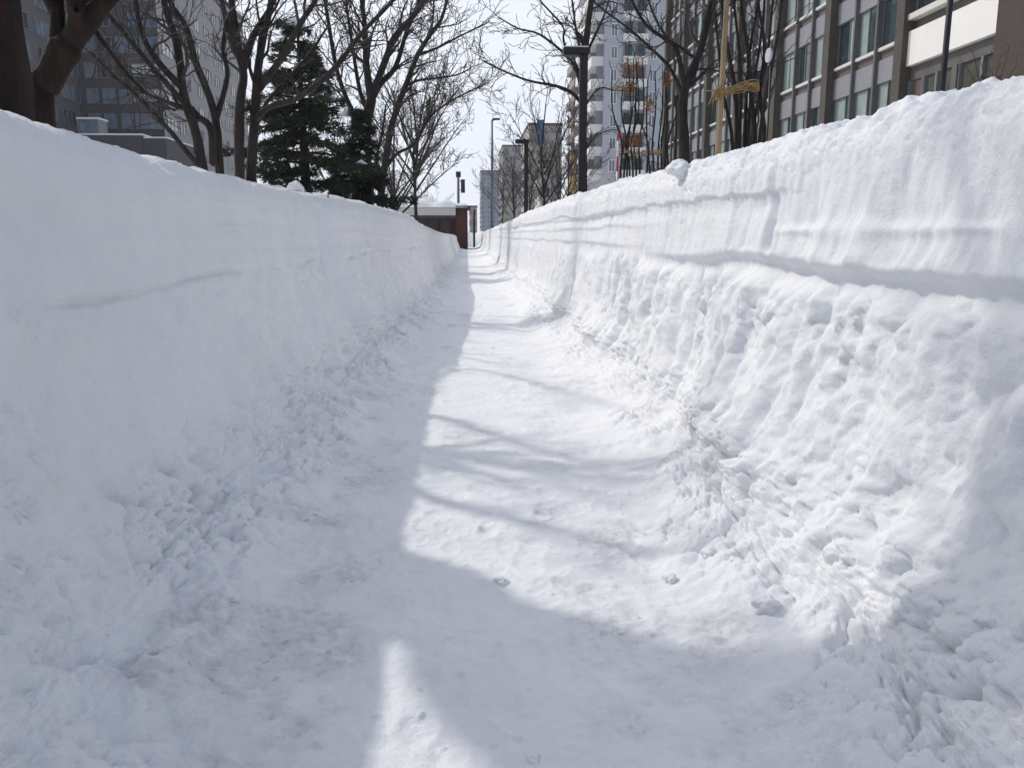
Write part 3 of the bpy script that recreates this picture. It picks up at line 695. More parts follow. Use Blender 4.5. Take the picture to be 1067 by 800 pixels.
# evergreen
def conifer(name, label, base, Hh, W, seed):
    rng = random.Random(seed); e = empty(name, base); T, F = MB(), MB(); SNs = []
    T.tube([(0,0,0),(.05,0,Hh*.4),(0,.05,Hh*.8),(0,0,Hh*.97)], [.22,.16,.07,.03], 9)
    z = .6
    while z < Hh*.97:
        fr = z/Hh
        w = W*(1-fr)**.55*(1.1 if fr < .5 else 1)*(.5+.8*rng.random())+.2
        nb = 6 if fr < .8 else 4
        for j in range(nb):
            a = rng.uniform(0, 6.283); L = w*rng.uniform(.65, 1.1); droop = rng.uniform(.05, .34)
            pts = [Vector((0,0,z)), Vector((math.cos(a)*L*.5, math.sin(a)*L*.5, z+L*.02)), Vector((math.cos(a)*L, math.sin(a)*L, z-droop*L+.1*L))]
            sp_ = smoothpts(pts, 4); T.tube(sp_, [.035*(1-i/len(sp_))+.008 for i in range(len(sp_))], 4, cap=False)
            n = int(50*L)+14
            for i in range(n):
                t = rng.uniform(.22, 1.0); s_ = t*(len(sp_)-1); k = min(int(s_), len(sp_)-2); q = sp_[k].lerp(sp_[k+1], s_-k)
                side_ = Vector((-math.sin(a), math.cos(a), 0))*rng.uniform(-1, 1)*.42*L*(1.15-t)+Vector((0,0,rng.uniform(-.16,.07)))
                q = q+side_
                dr = (Vector((math.cos(a), math.sin(a), rng.uniform(-.3,.35)))+side_*.9+Vector((rng.gauss(0,.3),rng.gauss(0,.3),rng.gauss(0,.2)))).normalized()
                for kk in range(4):      # a spray of needle blades
                    d2 = (dr+Vector((rng.gauss(0,.45),rng.gauss(0,.45),rng.gauss(0,.35)))).normalized()
                    ln = rng.uniform(.12, .26); wv = d2.cross(Vector((rng.gauss(0,1),rng.gauss(0,1),rng.gauss(0,1)))).normalized()*rng.uniform(.012,.028)
                    b_ = len(F.v); F.v += [tuple(q-wv), tuple(q+wv), tuple(q+d2*ln)]; F.f.append((b_, b_+1, b_+2)); F.mi.append(0); F.sm.append(False)
            if rng.random() < .16 and L > .5:
                q = sp_[-3]; r = rng.uniform(.10, .24)
                SN = MB(); SNs.append(SN); SN.tube([q+Vector((-math.cos(a)*r, -math.sin(a)*r, .02)), q+Vector((0,0,.07)), q+Vector((math.cos(a)*r, math.sin(a)*r, .0))], [.02, r*.34, .02], 7)
        z += rng.uniform(.18, .31)+(.06 if fr < .5 else 0)
    SN = MB(); SNs.append(SN); SN.tube([(-.45,-.2,Hh*.945),(-.2,-.1,Hh*.965),(.05,0,Hh*.965),(.35,.1,Hh*.94)], [.03,.17,.15,.03], 8)
    T.build('trunk', BARK, e); F.build('crown', NEEDLE, e); [q_.build('snow_patch', M_SNOW, e) for q_ in SNs]
    tag(e, label, 'conifer'); return e
p = at(318, 215, 28); conifer('spruce_tree', 'dark evergreen with patches of snow between the twin trunked and spreading trees', (p.x, 28, GZ0), 8.3, 2.5, 3)
p = at(368, 215, 31); conifer('spruce_tree', 'shorter dark evergreen directly behind the large spreading tree trunk', (p.x, 31.5, GZ0), 6.0, 2.1, 7)

# ------------------------------------------------------------------ street furniture
def lampA(x, Y, label, y_top, group=None):
    c = at(x, 215, Y); base = down(c); e = empty('street_lamp', base); tz = at(x, y_top, Y).z-GZ0
    m = MB(); m.box(-.11,.11,-.11,.11,0,tz-.02); m.box(-.16,.16,-.16,.16,0,.3); m.build('post', DARKMETAL, e)
    h = MB(); h.box(-.60,.16,-.2,.2,tz-.0,tz+.16); h.box(-.56,-.1,-.16,.16,tz-.045,tz-.002); h.build('lamp_head', DARKMETAL, e)
    s = MB(); s.box(-.56,.12,-.17,.17,tz+.162,tz+.2); s.build('snow_cap', M_SNOW, e)
    return tag(e, label, 'street lamp', group)
GL = 'box headed grey lamp posts right of the path'
lampA(606, 25, 'nearest box headed lamp post, dark, by the tall bare tree', 57, GL)
lampA(548, 48, 'second box headed lamp post, farther down the right wall', 149, GL)
c = at(513, 240, 80); base = down(c); e = empty('street_lamp', base); tz = at(513, 125, 80).z-GZ0
m = MB(); m.tube([(0,0,0),(0,0,tz)], [.16,.10], 8); m.build('post', GREYMETAL, e)
m = MB(); m.tube([(0,0,tz-.1),(.25,0,tz)], .05, 6); m.box(.05,.75,-.14,.14,tz-.02,tz+.14); m.build('lamp_head', DARKMETAL, e)
tag(e, 'tall thin lamp post with small flat head standing alone against the sky', 'street lamp')
# dark pole at right
c = at(978, 104, 7); base = down(c); e = empty('sign_post', base)
m = MB(); m.tube([(0,0,0),(.02,0,2.2),(.035,0,5.2)], .024, 10); m.build('pole', DARKMETAL, e); m = MB(); m.box(-.045,.06,-.035,-.025,4.55,5.1); m.build('bracket', GREYMETAL, e)
tag(e, 'thin dark pole in front of the long white panel', 'pole')
c = at(703, 165, 24); base = down(c); e = empty('sign_post', base); tz = at(703, 100, 24).z-GZ0
m = MB(); m.tube([(0,0,0),(0,0,tz)], .045, 8); m.build('pole', DARKMETAL, e); m = MB(); m.box(-.1,.1,-.05,.05,tz-.3,tz); m.build('signal_box', DARKMETAL, e)
tag(e, 'thin black post just left of the dividing trunk', 'pole')
# round sign seen from its edge
c = at(801, 58, 9.5); base = down(c); e = empty('round_sign', base); tz = c.z-GZ0
m = MB(); m.tube([(.03,0,0),(.03,0,tz+.12)], .012, 8); m.build('pole', DARKMETAL, e)
m = MB(); n = 24; ring = []
nd = Vector((-.99,-.05,0)).normalized(); sd = Vector((-nd.y, nd.x, 0))
v0 = len(m.v)
for s_ in (-.012, .012):
    for k in range(n):
        a = 2*math.pi*k/n; q = Vector((0,0,tz))+nd*s_+sd*math.cos(a)*.075+Vector((0,0,math.sin(a)*.075)); m.v.append(tuple(q))
m.f.append(tuple(range(n))); m.f.append(tuple(reversed(range(n, 2*n)))); m.mi += [0,0]; m.sm += [False, False]
for k in range(n): m.f.append((k, n+k, n+(k+1)%n, (k+1)%n)); m.mi.append(0); m.sm.append(True)
m.build('sign_plate', mat('dull_white', (.5,.5,.52), .5, .08, 5), e)
tag(e, 'small white oval sign showing among bare stems before the office windows', 'sign')
# bamboo stake with rope
c = at(746, 172, 10.5); base = down(c); e = empty('bamboo_stake', base); q = at(757, 0, 10.5)-base
q2 = q+(q-(c-base))*.35
m = MB(); pts = [Vector((c.x-base.x-.02,0,0)).lerp(q2, k/24) for k in range(25)]
m.tube(pts, [.037*(1.12 if k % 3 == 0 else 1)*(1-.15*k/24) for k in range(25)], 12); m.build('cane', BAMBOO, e)
rng = random.Random(3); m = MB()
for j in range(7):
    j1, j2, j3 = (rng.uniform(-4, 4) for _ in range(3)); dp = rng.uniform(-.03, .03)
    pp = [at(745, 96+j1, 10.44), at(752, 94+j1, 10.40), at(764, 93+j2*.8, 10.40+dp), at(776, 89+j2, 10.42+dp), at(787, 87+j3, 10.45), at(791, 90+j3, 10.55), at(786, 92+j3, 10.62), at(770, 94+j2, 10.6+dp), at(755, 97+j1, 10.58), at(746, 98+j1, 10.52)]
    m.tube(smoothpts([v-base for v in pp], 4), [.008]*(9*4+1), 5)
for j in range(5):
    zz = (at(750, 90+j*3.5, 10.5)-base); ring = [zz+Vector((math.cos(a)*.047, math.sin(a)*.047, .012*math.sin(a*1.0+j))) for a in [k*math.pi/5 for k in range(11)]]
    m.tube(ring, .008, 5)
for j in range(6):
    x0 = rng.uniform(744, 750); y0 = rng.uniform(93, 100)
    m.tube([at(x0, y0, 10.42)-base, at(x0-5+rng.uniform(-2,2), y0+rng.uniform(-6, 6), 10.4)-base, at(x0-9+rng.uniform(-3,3), y0+rng.uniform(-10, 14), 10.38)-base], .006, 4)
m.build('rope_tie', STRAW, e)
tag(e, 'tall leaning bamboo stake bound with yellow straw rope before the office block', 'stake')
# red and white marker pole
c = at(643, 185, 17.2); base = down(c); e = empty('marker_pole', base); m = MB(); tz = at(643,138,17.2).z-GZ0; k = 0; z = 0
while z < tz-.01:
    z2 = min(z+.3, tz); m.tube([(0,0,z),(0,0,z2)], .022, 10, mi=k % 2); z = z2; k += 1
o_ = m.build('pole', [WHITEP, REDP], e); tag(e, 'red and white striped snow pole left of the straw tied saplings', 'marker pole')
# cane lying on the left wall
c = at(330, 203, 9.3); zz_ = c.z
m = MB(); a_ = at(310, 200, 9.35); b_ = at(342, 205.5, 9.35); m.tube([a_, a_.lerp(b_, .5), b_], .009, 6); m.tube([b_+Vector((0,0,-.05)), b_+Vector((.0,0,.035))], .010, 6)
tag(m.build('bamboo_cane', BAMBOO), 'thin yellow bamboo cane on top of the left snow wall', 'cane')
# clods
clod('snow_clod', at(308, 196, 9.25), .075, 3, 'small pointed snow lump on the crest of the left snow wall', (1,.9,1))
clod('snow_clod', at(709, 177, 6.05), .085, 5, 'rounded snow lump heaped on the crest of the right snow wall', (1.1,.9,.8))
clod('snow_clod', at(604, 206, 12.2), .10, 8, 'small snow lump on the crest beneath the nearest lamp post', (1.1,.8,.8))
def floorpt(x, y): 
    d = at(x, y, 1)-Vector((0,0,H0)); t = -H0/d.z; return Vector((0,0,H0))+d*t
for (x, y, r, sd_, lb) in ((697,606,.030,11,'egg sized snow clod on the sunlit path by the foot of the right wall'), (522,607,.028,12,'snow clod in the shaded middle of the path above the bright patch'),
                     (797,655,.045,13,'larger snow clod in the lower right where the wall meets the path'), (738,598,.032,14,'snow clod tucked against the right wall foot beside the egg sized one'),
                     (236,541,.020,15,'small dark soiled clod by the left wall foot'), (246,642,.018,16,'pale crumb of ice on the grey patch at lower left'), (555,790,.02,17,'snow crumb at the bottom edge right of the bright patch'),
                     (178,560,.03,18,'snow clod among the rubble along the left wall foot')):
    q = floorpt(x, y); q.z = ground_z(q.x, q.y)+r*.1
    clod('snow_clod', q, r, sd_, lb, (1.05,.9,.75))

# ------------------------------------------------------------------ buildings
GLASS = mat('window_glass', (.03, .05, .055), .06, .3, 1.5, spec=.6)
GLASSG = mat('green_glass', (.085, .09, .07), .10, .35, .8, spec=.5)
CURTAIN = mat('curtain', (.27, .33, .31), .5, .15, 1.5, spec=.5)
GLASSL = mat('pale_blind', (.50, .53, .50), .35, .1, 1)
GLASSB = mat('blue_glass', (.07, .14, .24), .3, .15, 1)
CONC = mat('concrete', (.078, .067, .057), .85, .16, 1.2, bump=.01, bscale=10)
CONCD = mat('dark_concrete', (.115, .105, .10), .85, .15, 1.5)
PANELG = mat('grey_panel', (.24, .24, .26), .6, .06, 1)
SPAN = mat('brown_spandrel', (.13, .105, .095), .8, .1, 4)
PALE = mat('pale_sill', (.62, .60, .56), .7, .06, 3)
FRAME = mat('window_frame', (.22, .225, .22), .4, .05, 3, metal=.3)
WPANEL = mat('white_panel', (.80, .78, .73), .6, .04, .5)
def brick_mat(name, c1, c2, mo, sc):
    m = bpy.data.materials.new(name); m.use_nodes = True; nt = m.node_tree; b = nt.nodes['Principled BSDF']
    tc = nt.nodes.new('ShaderNodeTexCoord'); br = nt.nodes.new('ShaderNodeTexBrick'); sx = nt.nodes.new('ShaderNodeSeparateXYZ'); ad = nt.nodes.new('ShaderNodeMath'); cb = nt.nodes.new('ShaderNodeCombineXYZ')
    L = nt.links.new; L(tc.outputs['Object'], sx.inputs[0]); L(sx.outputs[0], ad.inputs[0]); L(sx.outputs[1], ad.inputs[1]); L(ad.outputs[0], cb.inputs[0]); L(sx.outputs[2], cb.inputs[1]); L(cb.outputs[0], br.inputs['Vector'])
    br.inputs['Scale'].default_value = sc; br.inputs['Color1'].default_value = (*c1, 1); br.inputs['Color2'].default_value = (*c2, 1); br.inputs['Mortar'].default_value = (*mo, 1)
    L(br.outputs[0], b.inputs['Base Color']); b.inputs['Roughness'].default_value = .85; return m
BRICKB = brick_mat('brown_brick', (.065,.043,.033), (.05,.035,.028), (.06,.05,.043), 3.2)
BRICKR = brick_mat('red_brick', (.11,.032,.03), (.09,.027,.026), (.09,.045,.04), 3.)
TILEG = brick_mat('grey_tile', (.31,.295,.295), (.28,.265,.265), (.23,.22,.22), 1.6)
TILED = brick_mat('dark_tile', (.078,.07,.073), (.068,.062,.066), (.056,.052,.055), 1.6)
WTILE = brick_mat('white_tile', (.50,.51,.54), (.48,.49,.52), (.41,.42,.45), 1.2)
rngb = random.Random(77)

# office block: face on X = XB, looking at the path
XB = 16.
off = empty('office_building', (XB, 24.45-.6, GZ0))
def box_part(name, m, par, *bs):
    k = MB()
    for b in bs: k.box(*b)
    return k.build(name, m, par)
TOP = 22.0
Y1 = 43.4                                     # far end, measured from the near column
box_part('wall', CONCD, off, (.30, 16, -18, Y1, 0, TOP), (-.35, .297, Y1-6.2*7-.0+.0, Y1-6.2*7+.01, 0, .02))
cols = [0.3, 6.92, 13.2, 19.4, 25.6, 31.8, 38.0, 43.4]
for i, cy in enumerate(cols[1:]): box_part('column', CONC, off, (-.36, .30, cy-.33, cy+.24, 0, TOP+.3))
sills = [2.25, 5.3, 8.35, 11.4, 14.45, 17.5]
zg = -GZ0
# spandrels per floor and bay
win_proto = None; nwin = 0
fin = MB()
for i in range(1, 7):
    ya, yb_ = cols[i]+.24, cols[i+1]-.33; w = (yb_-ya)/3
    for j in (1, 2): fin.box(-.16, .295, ya+w*j-.065, ya+w*j+.065, 0, TOP)
fin.build('mullion', mat('fin_concrete', (.115,.115,.12), .8, .1, 1.5), off)
for i in range(1, 7):
    ya, yb_ = cols[i]+.243, cols[i+1]-.333; w = (yb_-ya)/3
    for s in sills:
        sz = s+zg
        for j in range(3):
            a = ya+w*j+(.067 if j else 0); b = ya+w*(j+1)-(.067 if j < 2 else 0)
            sp_ = MB()
            sp_.box(-.02, .297, a, b, sz-1.32, sz-.46, 0)          # grey panel
            sp_.box(.06, .297, a, b, sz-.457, sz-.12, 1)           # recessed brown band
            sp_.box(-.07, .297, a, b, sz-.117, sz, 2)              # sill
            sp_.build('spandrel', [PANELG, SPAN, PALE], off)
            if sz+1.75 < TOP+.2:
                wn = MB(); g = (b-a)*rngb.choice([.42, .5, .58])
                wn.box(.06, .12, a, b, sz+.002, sz+.07); wn.box(.06, .12, a, b, sz+1.70, sz+1.77)
                wn.box(.06, .12, a, a+.06, sz+.072, sz+1.698); wn.box(.06, .12, b-.06, b, sz+.072, sz+1.698); wn.box(.06, .12, a+g-.03, a+g+.03, sz+.072, sz+1.698)
                nwin += 1
                fr = wn.build('window', FRAME, off)
                pn = MB(); pn.box(.09, .105, a+.062, a+g-.032, sz+.074, sz+1.696, 0 if rngb.random() < .45 else 1); pn.box(.09, .105, a+g+.032, b-.062, sz+.074, sz+1.696, 1 if rngb.random() < .3 else 0)
                pn.build('pane', [CURTAIN, GLASS], fr)
# special bay with the long white panel (0.3 .. 5.9)
a, b = .62, 6.585
box_part('white_panel', WPANEL, off, (-.15, .297, a, b, 7.24+zg, 8.42+zg))
box_part('panel_trim', PALE, off, (-.22, .297, a, b, 8.80+zg, 9.0+zg))
box_part('recess', CONCD, off, (.10, .297, a, b, 8.423+zg, 8.797+zg))
box_part('recess', CONCD, off, (.05, .297, a, b, 6.75+zg, 7.237+zg))
lou = mat('brown_louvre', (.12,.09,.08), .7, .1, 3)
ed = [a, a+.9, a+1.65, a+2.9, a+3.2, a+4.2, a+5.0, b]
for k in range(7):
    y0, y1 = ed[k], ed[k+1]
    if k in (0, 6):
        box_part('door', PANELG, off, (.08,.29,y0+.07,y1-.07,2.6+zg,5.75+zg)); box_part('louvre', lou, off, (.10,.29,y0+.07,y1-.07,5.90+zg,6.747+zg)); box_part('door_frame', PALE, off, (.05,.29,y0+.07,y1-.07,5.753+zg,5.897+zg))
        box_part('mullion', FRAME, off, (-.02,.29,y0+.002,y0+.067,2.6+zg,6.747+zg), (-.02,.29,y1-.067,y1-.002,2.6+zg,6.747+zg))
    elif k == 3: box_part('column', CONCD, off, (-.05,.29,y0+.003,y1-.003,0,6.747+zg))
    else:
        fw = box_part('window', FRAME, off, (.0,.29,y0+.003,y0+.06,2.6+zg,6.745+zg), (.0,.29,y1-.06,y1-.003,2.6+zg,6.745+zg), (.02,.29,y0+.063,y1-.063,2.6+zg,2.7+zg))
        box_part('pane', GLASSG, fw, (.12,.15,y0+.063,y1-.063,2.703+zg,6.745+zg))
for zc_ in (9.01, 12.1, 15.2, 18.3):
    box_part('window', FRAME, off, (.03,.29,a,b,zc_+.0+zg,zc_+.08+zg), (.03,.29,a,b,zc_+2.3+zg,zc_+2.4+zg), *[(.03,.29,a+(b-a)*k/4-(.03 if k else 0),a+(b-a)*k/4+(.03 if k < 4 else 0),zc_+.083+zg,zc_+2.297+zg) for k in range(5)])
    box_part('window', GLASS, off, *[(.12,.15,a+(b-a)*k/4+.033,a+(b-a)*(k+1)/4-.033,zc_+.083+zg,zc_+2.297+zg) for k in range(4)])
    box_part('white_panel', PANELG, off, (-.05,.297,a,b,zc_+2.403+zg,zc_+3.067+zg))
box_part('brick_pier', BRICKB, off, (-.7, .297, -3.6, .6, 0, TOP+.4))
box_part('metal_edge', GREYMETAL, off, (-.60, .297, .603, .617, 0, TOP))
box_part('wall', CONC, off, (-.2, .297, -18, -3.603, 0, TOP))
box_part('roof', CONC, off, (.0, 16.3, -18.2, Y1+.2, TOP+.003, TOP+.6))
tag(off, 'long grey office block with tall concrete fins and teal windows at right', 'office building')

def facade(par, wins, wm, gms, origin, ux, nx_, depth=.12):
    """each window its own object: wins = (u0,u1,z0,z1, glass index, mullions); ux = direction of u, nx_ = outward normal"""
    for (u0, u1, z0, z1, gi, nm) in wins:
        def bx(mb, a0, a1, b0, b1, d0, d1):
            c = []
            for zz in (b0, b1):
                for (uu, dd) in ((a0,d0),(a1,d0),(a1,d1),(a0,d1)):
                    q = Vector(origin)+ux*uu+nx_*dd; c.append((q.x, q.y, zz))
            n = len(mb.v); mb.v += c
            for f in ((0,3,2,1),(4,5,6,7),(0,1,5,4),(1,2,6,5),(2,3,7,6),(3,0,4,7)): mb.f.append(tuple(n+i for i in f)); mb.mi.append(0); mb.sm.append(False)
        F_ = MB(); t = .09
        bx(F_, u0, u1, z0, z0+t, .004, depth); bx(F_, u0, u1, z1-t, z1, .004, depth)
        bx(F_, u0, u0+t, z0+t, z1-t, .004, depth-.004); bx(F_, u1-t, u1, z0+t, z1-t, .004, depth-.004)
        for k in range(1, nm+1):
            uu = u0+(u1-u0)*k/(nm+1); bx(F_, uu-.04, uu+.04, z0+t, z1-t, .004, depth-.01)
        f = F_.build('window', wm, par)
        G_ = MB(); bx(G_, u0+t, u1-t, z0+t, z1-t, .006, .03); G_.build('pane', gms[gi], f)

# hospital-like block at left
BG = [GLASS, GLASSL, GLASSB, mat('grey_glass', (.17,.21,.26), .15, .3, .6, spec=.6)]
ZH = 116.; xc_ = at(169, 100, ZH).x; xl_ = at(79, 60, ZH).x
hos = empty('hospital_building', (xc_, ZH, GZ0))
Wd = xc_-xl_; HB = 39.
box_part('wall', TILEG, hos, (-30, 0, .0, 44, 0, HB))
box_part('wall', TILED, hos, (-Wd+.01, -.01, -.12, -.003, 0, HB-.02))
box_part('wall', brick_mat('wing_tile', (.125,.113,.115), (.11,.10,.103), (.09,.085,.087), 1.6), hos, (-Wd-26, -Wd, -26, -.13, 0, HB-2))
box_part('roof', CONC, hos, (-30.2, .25, -.3, 44.2, HB+.003, HB+.8))
flr = lambda y: at(160, y, ZH).z-GZ0
wins = []
ys = [21, 50, 76, 101]; lv = [flr(y) for y in ys]; step = (lv[0]-lv[3])/3
levels = [lv[0]+step*k for k in (2, 1)]+[lv[0]-step*k for k in range(0, 8)]
levels = [z for z in levels if z > 3]
for li, zc2 in enumerate(levels):
    k_ = round((lv[0]-zc2)/step)
    for ui, (u0, u1) in enumerate(((-11.9,-10.4),(-9.6,-8.0),(-7.6,-5.9),(-5.4,-3.9),(-3.6,-1.9),(-1.85,-.15))):
        gi = 3
        if k_ in (0, 1) and ui in (4, 5): gi = 2
        elif k_ == 2 and ui >= 4: gi = 1
        elif k_ == 3 and ui >= 4: gi = 1
        elif k_ < 2 and ui == 2 and k_ == 1: gi = 0
        elif ui == 0 or rngb.random() < .2: gi = 0
        if (k_ == 0 and ui in (1, 3)): continue
        wins.append((u0, u1, zc2-(.7 if gi == 1 else .95), zc2+(.9 if gi == 1 else 1.0), gi, 1 if ui > 1 else 0))
facade(hos, wins, FRAME, BG, (0, -.125, 0), Vector((1,0,0)), Vector((0,-1,0)))
# receding right face
wins = []
for li, zc2 in enumerate(levels):
    for ui in range(9):
        u0 = 1.0+ui*4.6; lit = ui == 0 or (ui == 1 and li < 6)
        if ui == 0: wins.append((u0, u0+4.2, zc2-.8, zc2+.8, 1, 2))
        else: wins.append((u0+.6, u0+(3.0 if (ui+li) % 3 else 1.9), zc2-.85, zc2+.85, 3 if rngb.random() < .75 else 1, 1))
wins = wins[:100]
facade(hos, [(u0, u1, z0, z1, g, n) for (u0, u1, z0, z1, g, n) in wins], FRAME, BG, (0, 0, 0), Vector((0,1,0)), Vector((1,0,0)))
wins = []
for zc2 in levels[:8]:
    for ui in range(5): wins.append((-25.5+ui*5.1, -25.5+ui*5.1+3.6, zc2-.95, zc2+.95, 3 if rngb.random() < .6 else 0, 2))
facade(hos, wins, FRAME, BG, (-Wd, 0, 0), Vector((0,1,0)), Vector((1,0,0)))
# entrance block with snow on it
pz = at(120, 141, 104).z-GZ0
e1 = at(60, 141, 104).x-xc_; e2 = at(148, 141, 104).x-xc_; e3 = at(172, 141, 104).x-xc_
box_part('entrance_block', TILED, hos, (e1, e2, -12, -.14, 0, pz))
box_part('entrance_block', TILED, hos, (e2+.003, e3, -11.8, -.14, 0, pz-.3))
sn = MB(); sn.box(e1-.1, e2+.1, -12.1, -.15, pz+.003, pz+.18); sn.box(e2+.12, e3+.1, -11.9, -.15, pz-.297, pz-.15); sn.build('roof_snow', M_SNOW, hos)
g1_, g2_ = at(78, 120, 105).x-xc_, at(100, 120, 105).x-xc_
box_part('roof_house', FRAME, hos, (g1_, g1_+.15, -10.5, -8, pz+.3, pz+2.0), (g2_-.15, g2_, -10.5, -8, pz+.3, pz+2.0), (g1_+.153, g2_-.153, -10.5, -8, pz+1.85, pz+2.0), ((g1_+g2_)/2-.06, (g1_+g2_)/2+.06, -10.5, -10.4, pz+.3, pz+1.84))
box_part('pane', BG[3], hos, (g1_+.153, g2_-.153, -10.3, -8.1, pz+.3, pz+1.84))
box_part('roof_snow', M_SNOW, hos, (g1_-.1, g2_+.1, -10.6, -7.9, pz+2.003, pz+2.2))
tag(hos, 'broad grey brown block with window bands and blue panes behind the left trees', 'hospital')

# white apartment tower
ZT = 105.; xa = at(629, 100, ZT).x; xz = at(716, 100, ZT).x
tw = empty('apartment_tower', (xa, ZT, GZ0)); TH = 46.
box_part('wall', WTILE, tw, (0, 24, 0, 16, 0, TH))
fy = [8.5, 31.6, 55, 78.6, 102, 126, 149.6, 173]      # window rows (photo)
rows = [at(640, y, ZT).z-GZ0 for y in fy]; st_ = (rows[0]-rows[-1])/7
rows = [rows[0]+st_*k for k in (3, 2, 1)]+rows
rows = [z for z in rows if z > 2]
u = lambda x: at(x, 100, ZT).x-xa
wins = []
for z in rows:
    wins += [(u(635.5), u(642.5), z-.75, z+.75, 3, 1), (u(676), u(683), z-.75, z+.75, 3, 1), (u(703), u(709), z-.75, z+.75, 3, 1), (14, 15.4, z-.75, z+.75, 3, 1), (18, 19.4, z-.75, z+.75, 3, 1)]
facade(tw, wins, WHITEP, BG, (0, 0, 0), Vector((1,0,0)), Vector((0,-1,0)), .10)
RECESS_SHADE = mat('painted_recess_shade', (.24,.245,.26), .8, .1, 1)  # grey colour standing in for the shade inside the balconies
for z in rows:
    fb = MB(); x0, x1 = u(648), u(672)
    fb.box(x0, x1, -.10, -.004, z-1.2, z+1.25, 0)
    fb.box(x0-.05, x1+.05, -.9, -.103, z-1.45, z-.55, 1)
    fb.box(x0+.2, x0+1.1, -.14, -.103, z-.5, z+.9, 2); fb.box(x1-1.1, x1-.2, -.14, -.103, z-.5, z+.9, 2)
    fb.build('balcony', [RECESS_SHADE, WHITEP, GLASS], tw)
# side balconies facing the path
for z in rows:
    fb = MB()
    for (v0, v1) in ((.6, 5.0), (5.6, 10.2), (10.8, 15.4)):
        fb.box(-1.5, -.004, v0, v1, z-1.45, z-1.3, 0); fb.box(-1.5, -1.38, v0, v1, z-1.297, z-.35, 0); fb.box(-1.377, -.004, v0, v0+.1, z-1.297, z-.35, 0); fb.box(-.9, -.004, v0+.003, v0+.09, z-.347, z+1.25, 1); fb.box(-.12, -.006, v0+.15, v1-.1, z-1.29, z+.85, 1)  # upper partitions and back sheets coloured as shaded recess
    fb.build('side_balcony', [WHITEP, RECESS_SHADE], tw)
box_part('roof', WTILE, tw, (-.3, 24.3, -.3, 16.3, TH+.003, TH+1))
tag(tw, 'tall white apartment tower with stacked balconies behind the right trees', 'apartment tower')

# row of blocks beyond
def block(name, label, x0, x1, ytop, Y, depth, mm, rows_, cols_, glass, cat='building', balc=False, wfrac=.5):
    a = at(x0, 200, Y).x; b = at(x1, 200, Y).x; h = at((x0+x1)/2, ytop, Y).z-GZ0
    e = empty(name, (a, Y, GZ0)); W = b-a
    box_part('wall', mm, e, (0, W, 0, depth, 0, h)); box_part('roof', CONC, e, (-.15, W+.15, -.15, depth+.15, h+.003, h+.5))
    fh = h/rows_; cw = W/cols_; ws = []
    for r_ in range(rows_):
        for c_ in range(cols_):
            ws.append((cw*(c_+.5-wfrac/2), cw*(c_+.5+wfrac/2), fh*(r_+.3), fh*(r_+.8), glass if rngb.random() < .8 else 3, 0))
    facade(e, ws, FRAME, BG, (0,0,0), Vector((1,0,0)), Vector((0,-1,0)))
    ws = []; nc = max(2, int(depth/3.2)); cw = depth/nc
    for r_ in range(rows_):
        for c_ in range(nc): ws.append((cw*(c_+.25), cw*(c_+.75), fh*(r_+.3), fh*(r_+.8), 3, 0))
    sgn = -1 if a > 0 else 1
    if not balc: facade(e, ws[:60], FRAME, BG, (0 if sgn < 0 else W, 0, 0), Vector((0,1,0)), Vector((sgn,0,0)))
    else:
        for r_ in range(rows_):
            fb = MB(); fb.box(-.8, -.004, .3, depth-.3, fh*r_+.0, fh*r_+1.25, 0); fb.build('balcony', balc, e)
    return tag(e, label, cat)
BEIGE = mat('beige_render', (.36,.32,.27), .8, .08, .6); BROWNW = mat('brown_render', (.17,.145,.135), .8, .08, .6); BLG = mat('blue_grey_render', (.24,.27,.32), .7, .08, .6); YEL = mat('ochre_render', (.50,.34,.14), .8, .08, .6); PINK = mat('warm_balcony', (.30,.26,.235), .8, .06, .6)
b_ = block('apartment_block', 'dark brown block with pale stacked balconies directly behind the nearest lamp post', 602, 615, 50, 135, 10, BROWNW, 11, 2, 0, balc=PINK)
block('apartment_block', 'low ochre fronted house at the foot of the tall dark brown block', 597, 606, 160, 118, 6, YEL, 3, 1, 3)
block('apartment_block', 'beige block carrying the upright dark blue sign', 551, 585, 131, 180, 25, BEIGE, 10, 5, 3)
block('apartment_block', 'low white house right of the beige block with the blue sign', 562, 574, 170, 150, 10, mat('white_render', (.6,.6,.58), .8, .06, .8), 4, 2, 0)
block('apartment_block', 'narrow beige block between the grey tower and the blue sign', 524, 546, 153, 240, 30, mat('sand_render', (.30,.275,.25), .8, .08, .6), 12, 3, 3)
block('office_tower', 'distant blue grey tower behind the tall thin lamp post', 501, 523, 179, 330, 25, BLG, 14, 4, 3, cat='office tower')
block('apartment_block', 'tiny distant tan block right of the kiosk roof', 489, 497, 216, 260, 10, BEIGE, 3, 2, 3)
# upright blue sign fixed to the beige block
q = at(563, 150, 178.2); e = empty('wall_sign', q); hs = at(563,125,178.2).z-q.z
box_part('sign_board', mat('blue_paint', (.03,.065,.16), .5, .2, .5), e, (-.75, .75, -.25, .25, 0, hs)); box_part('support', GREYMETAL, e, (-.1,.1,.253,1.7,.3,.5), (-.1,.1,.253,1.7,hs*.6,hs*.6+.2))
tag(e, 'dark blue upright sign standing out from the beige block', 'sign')

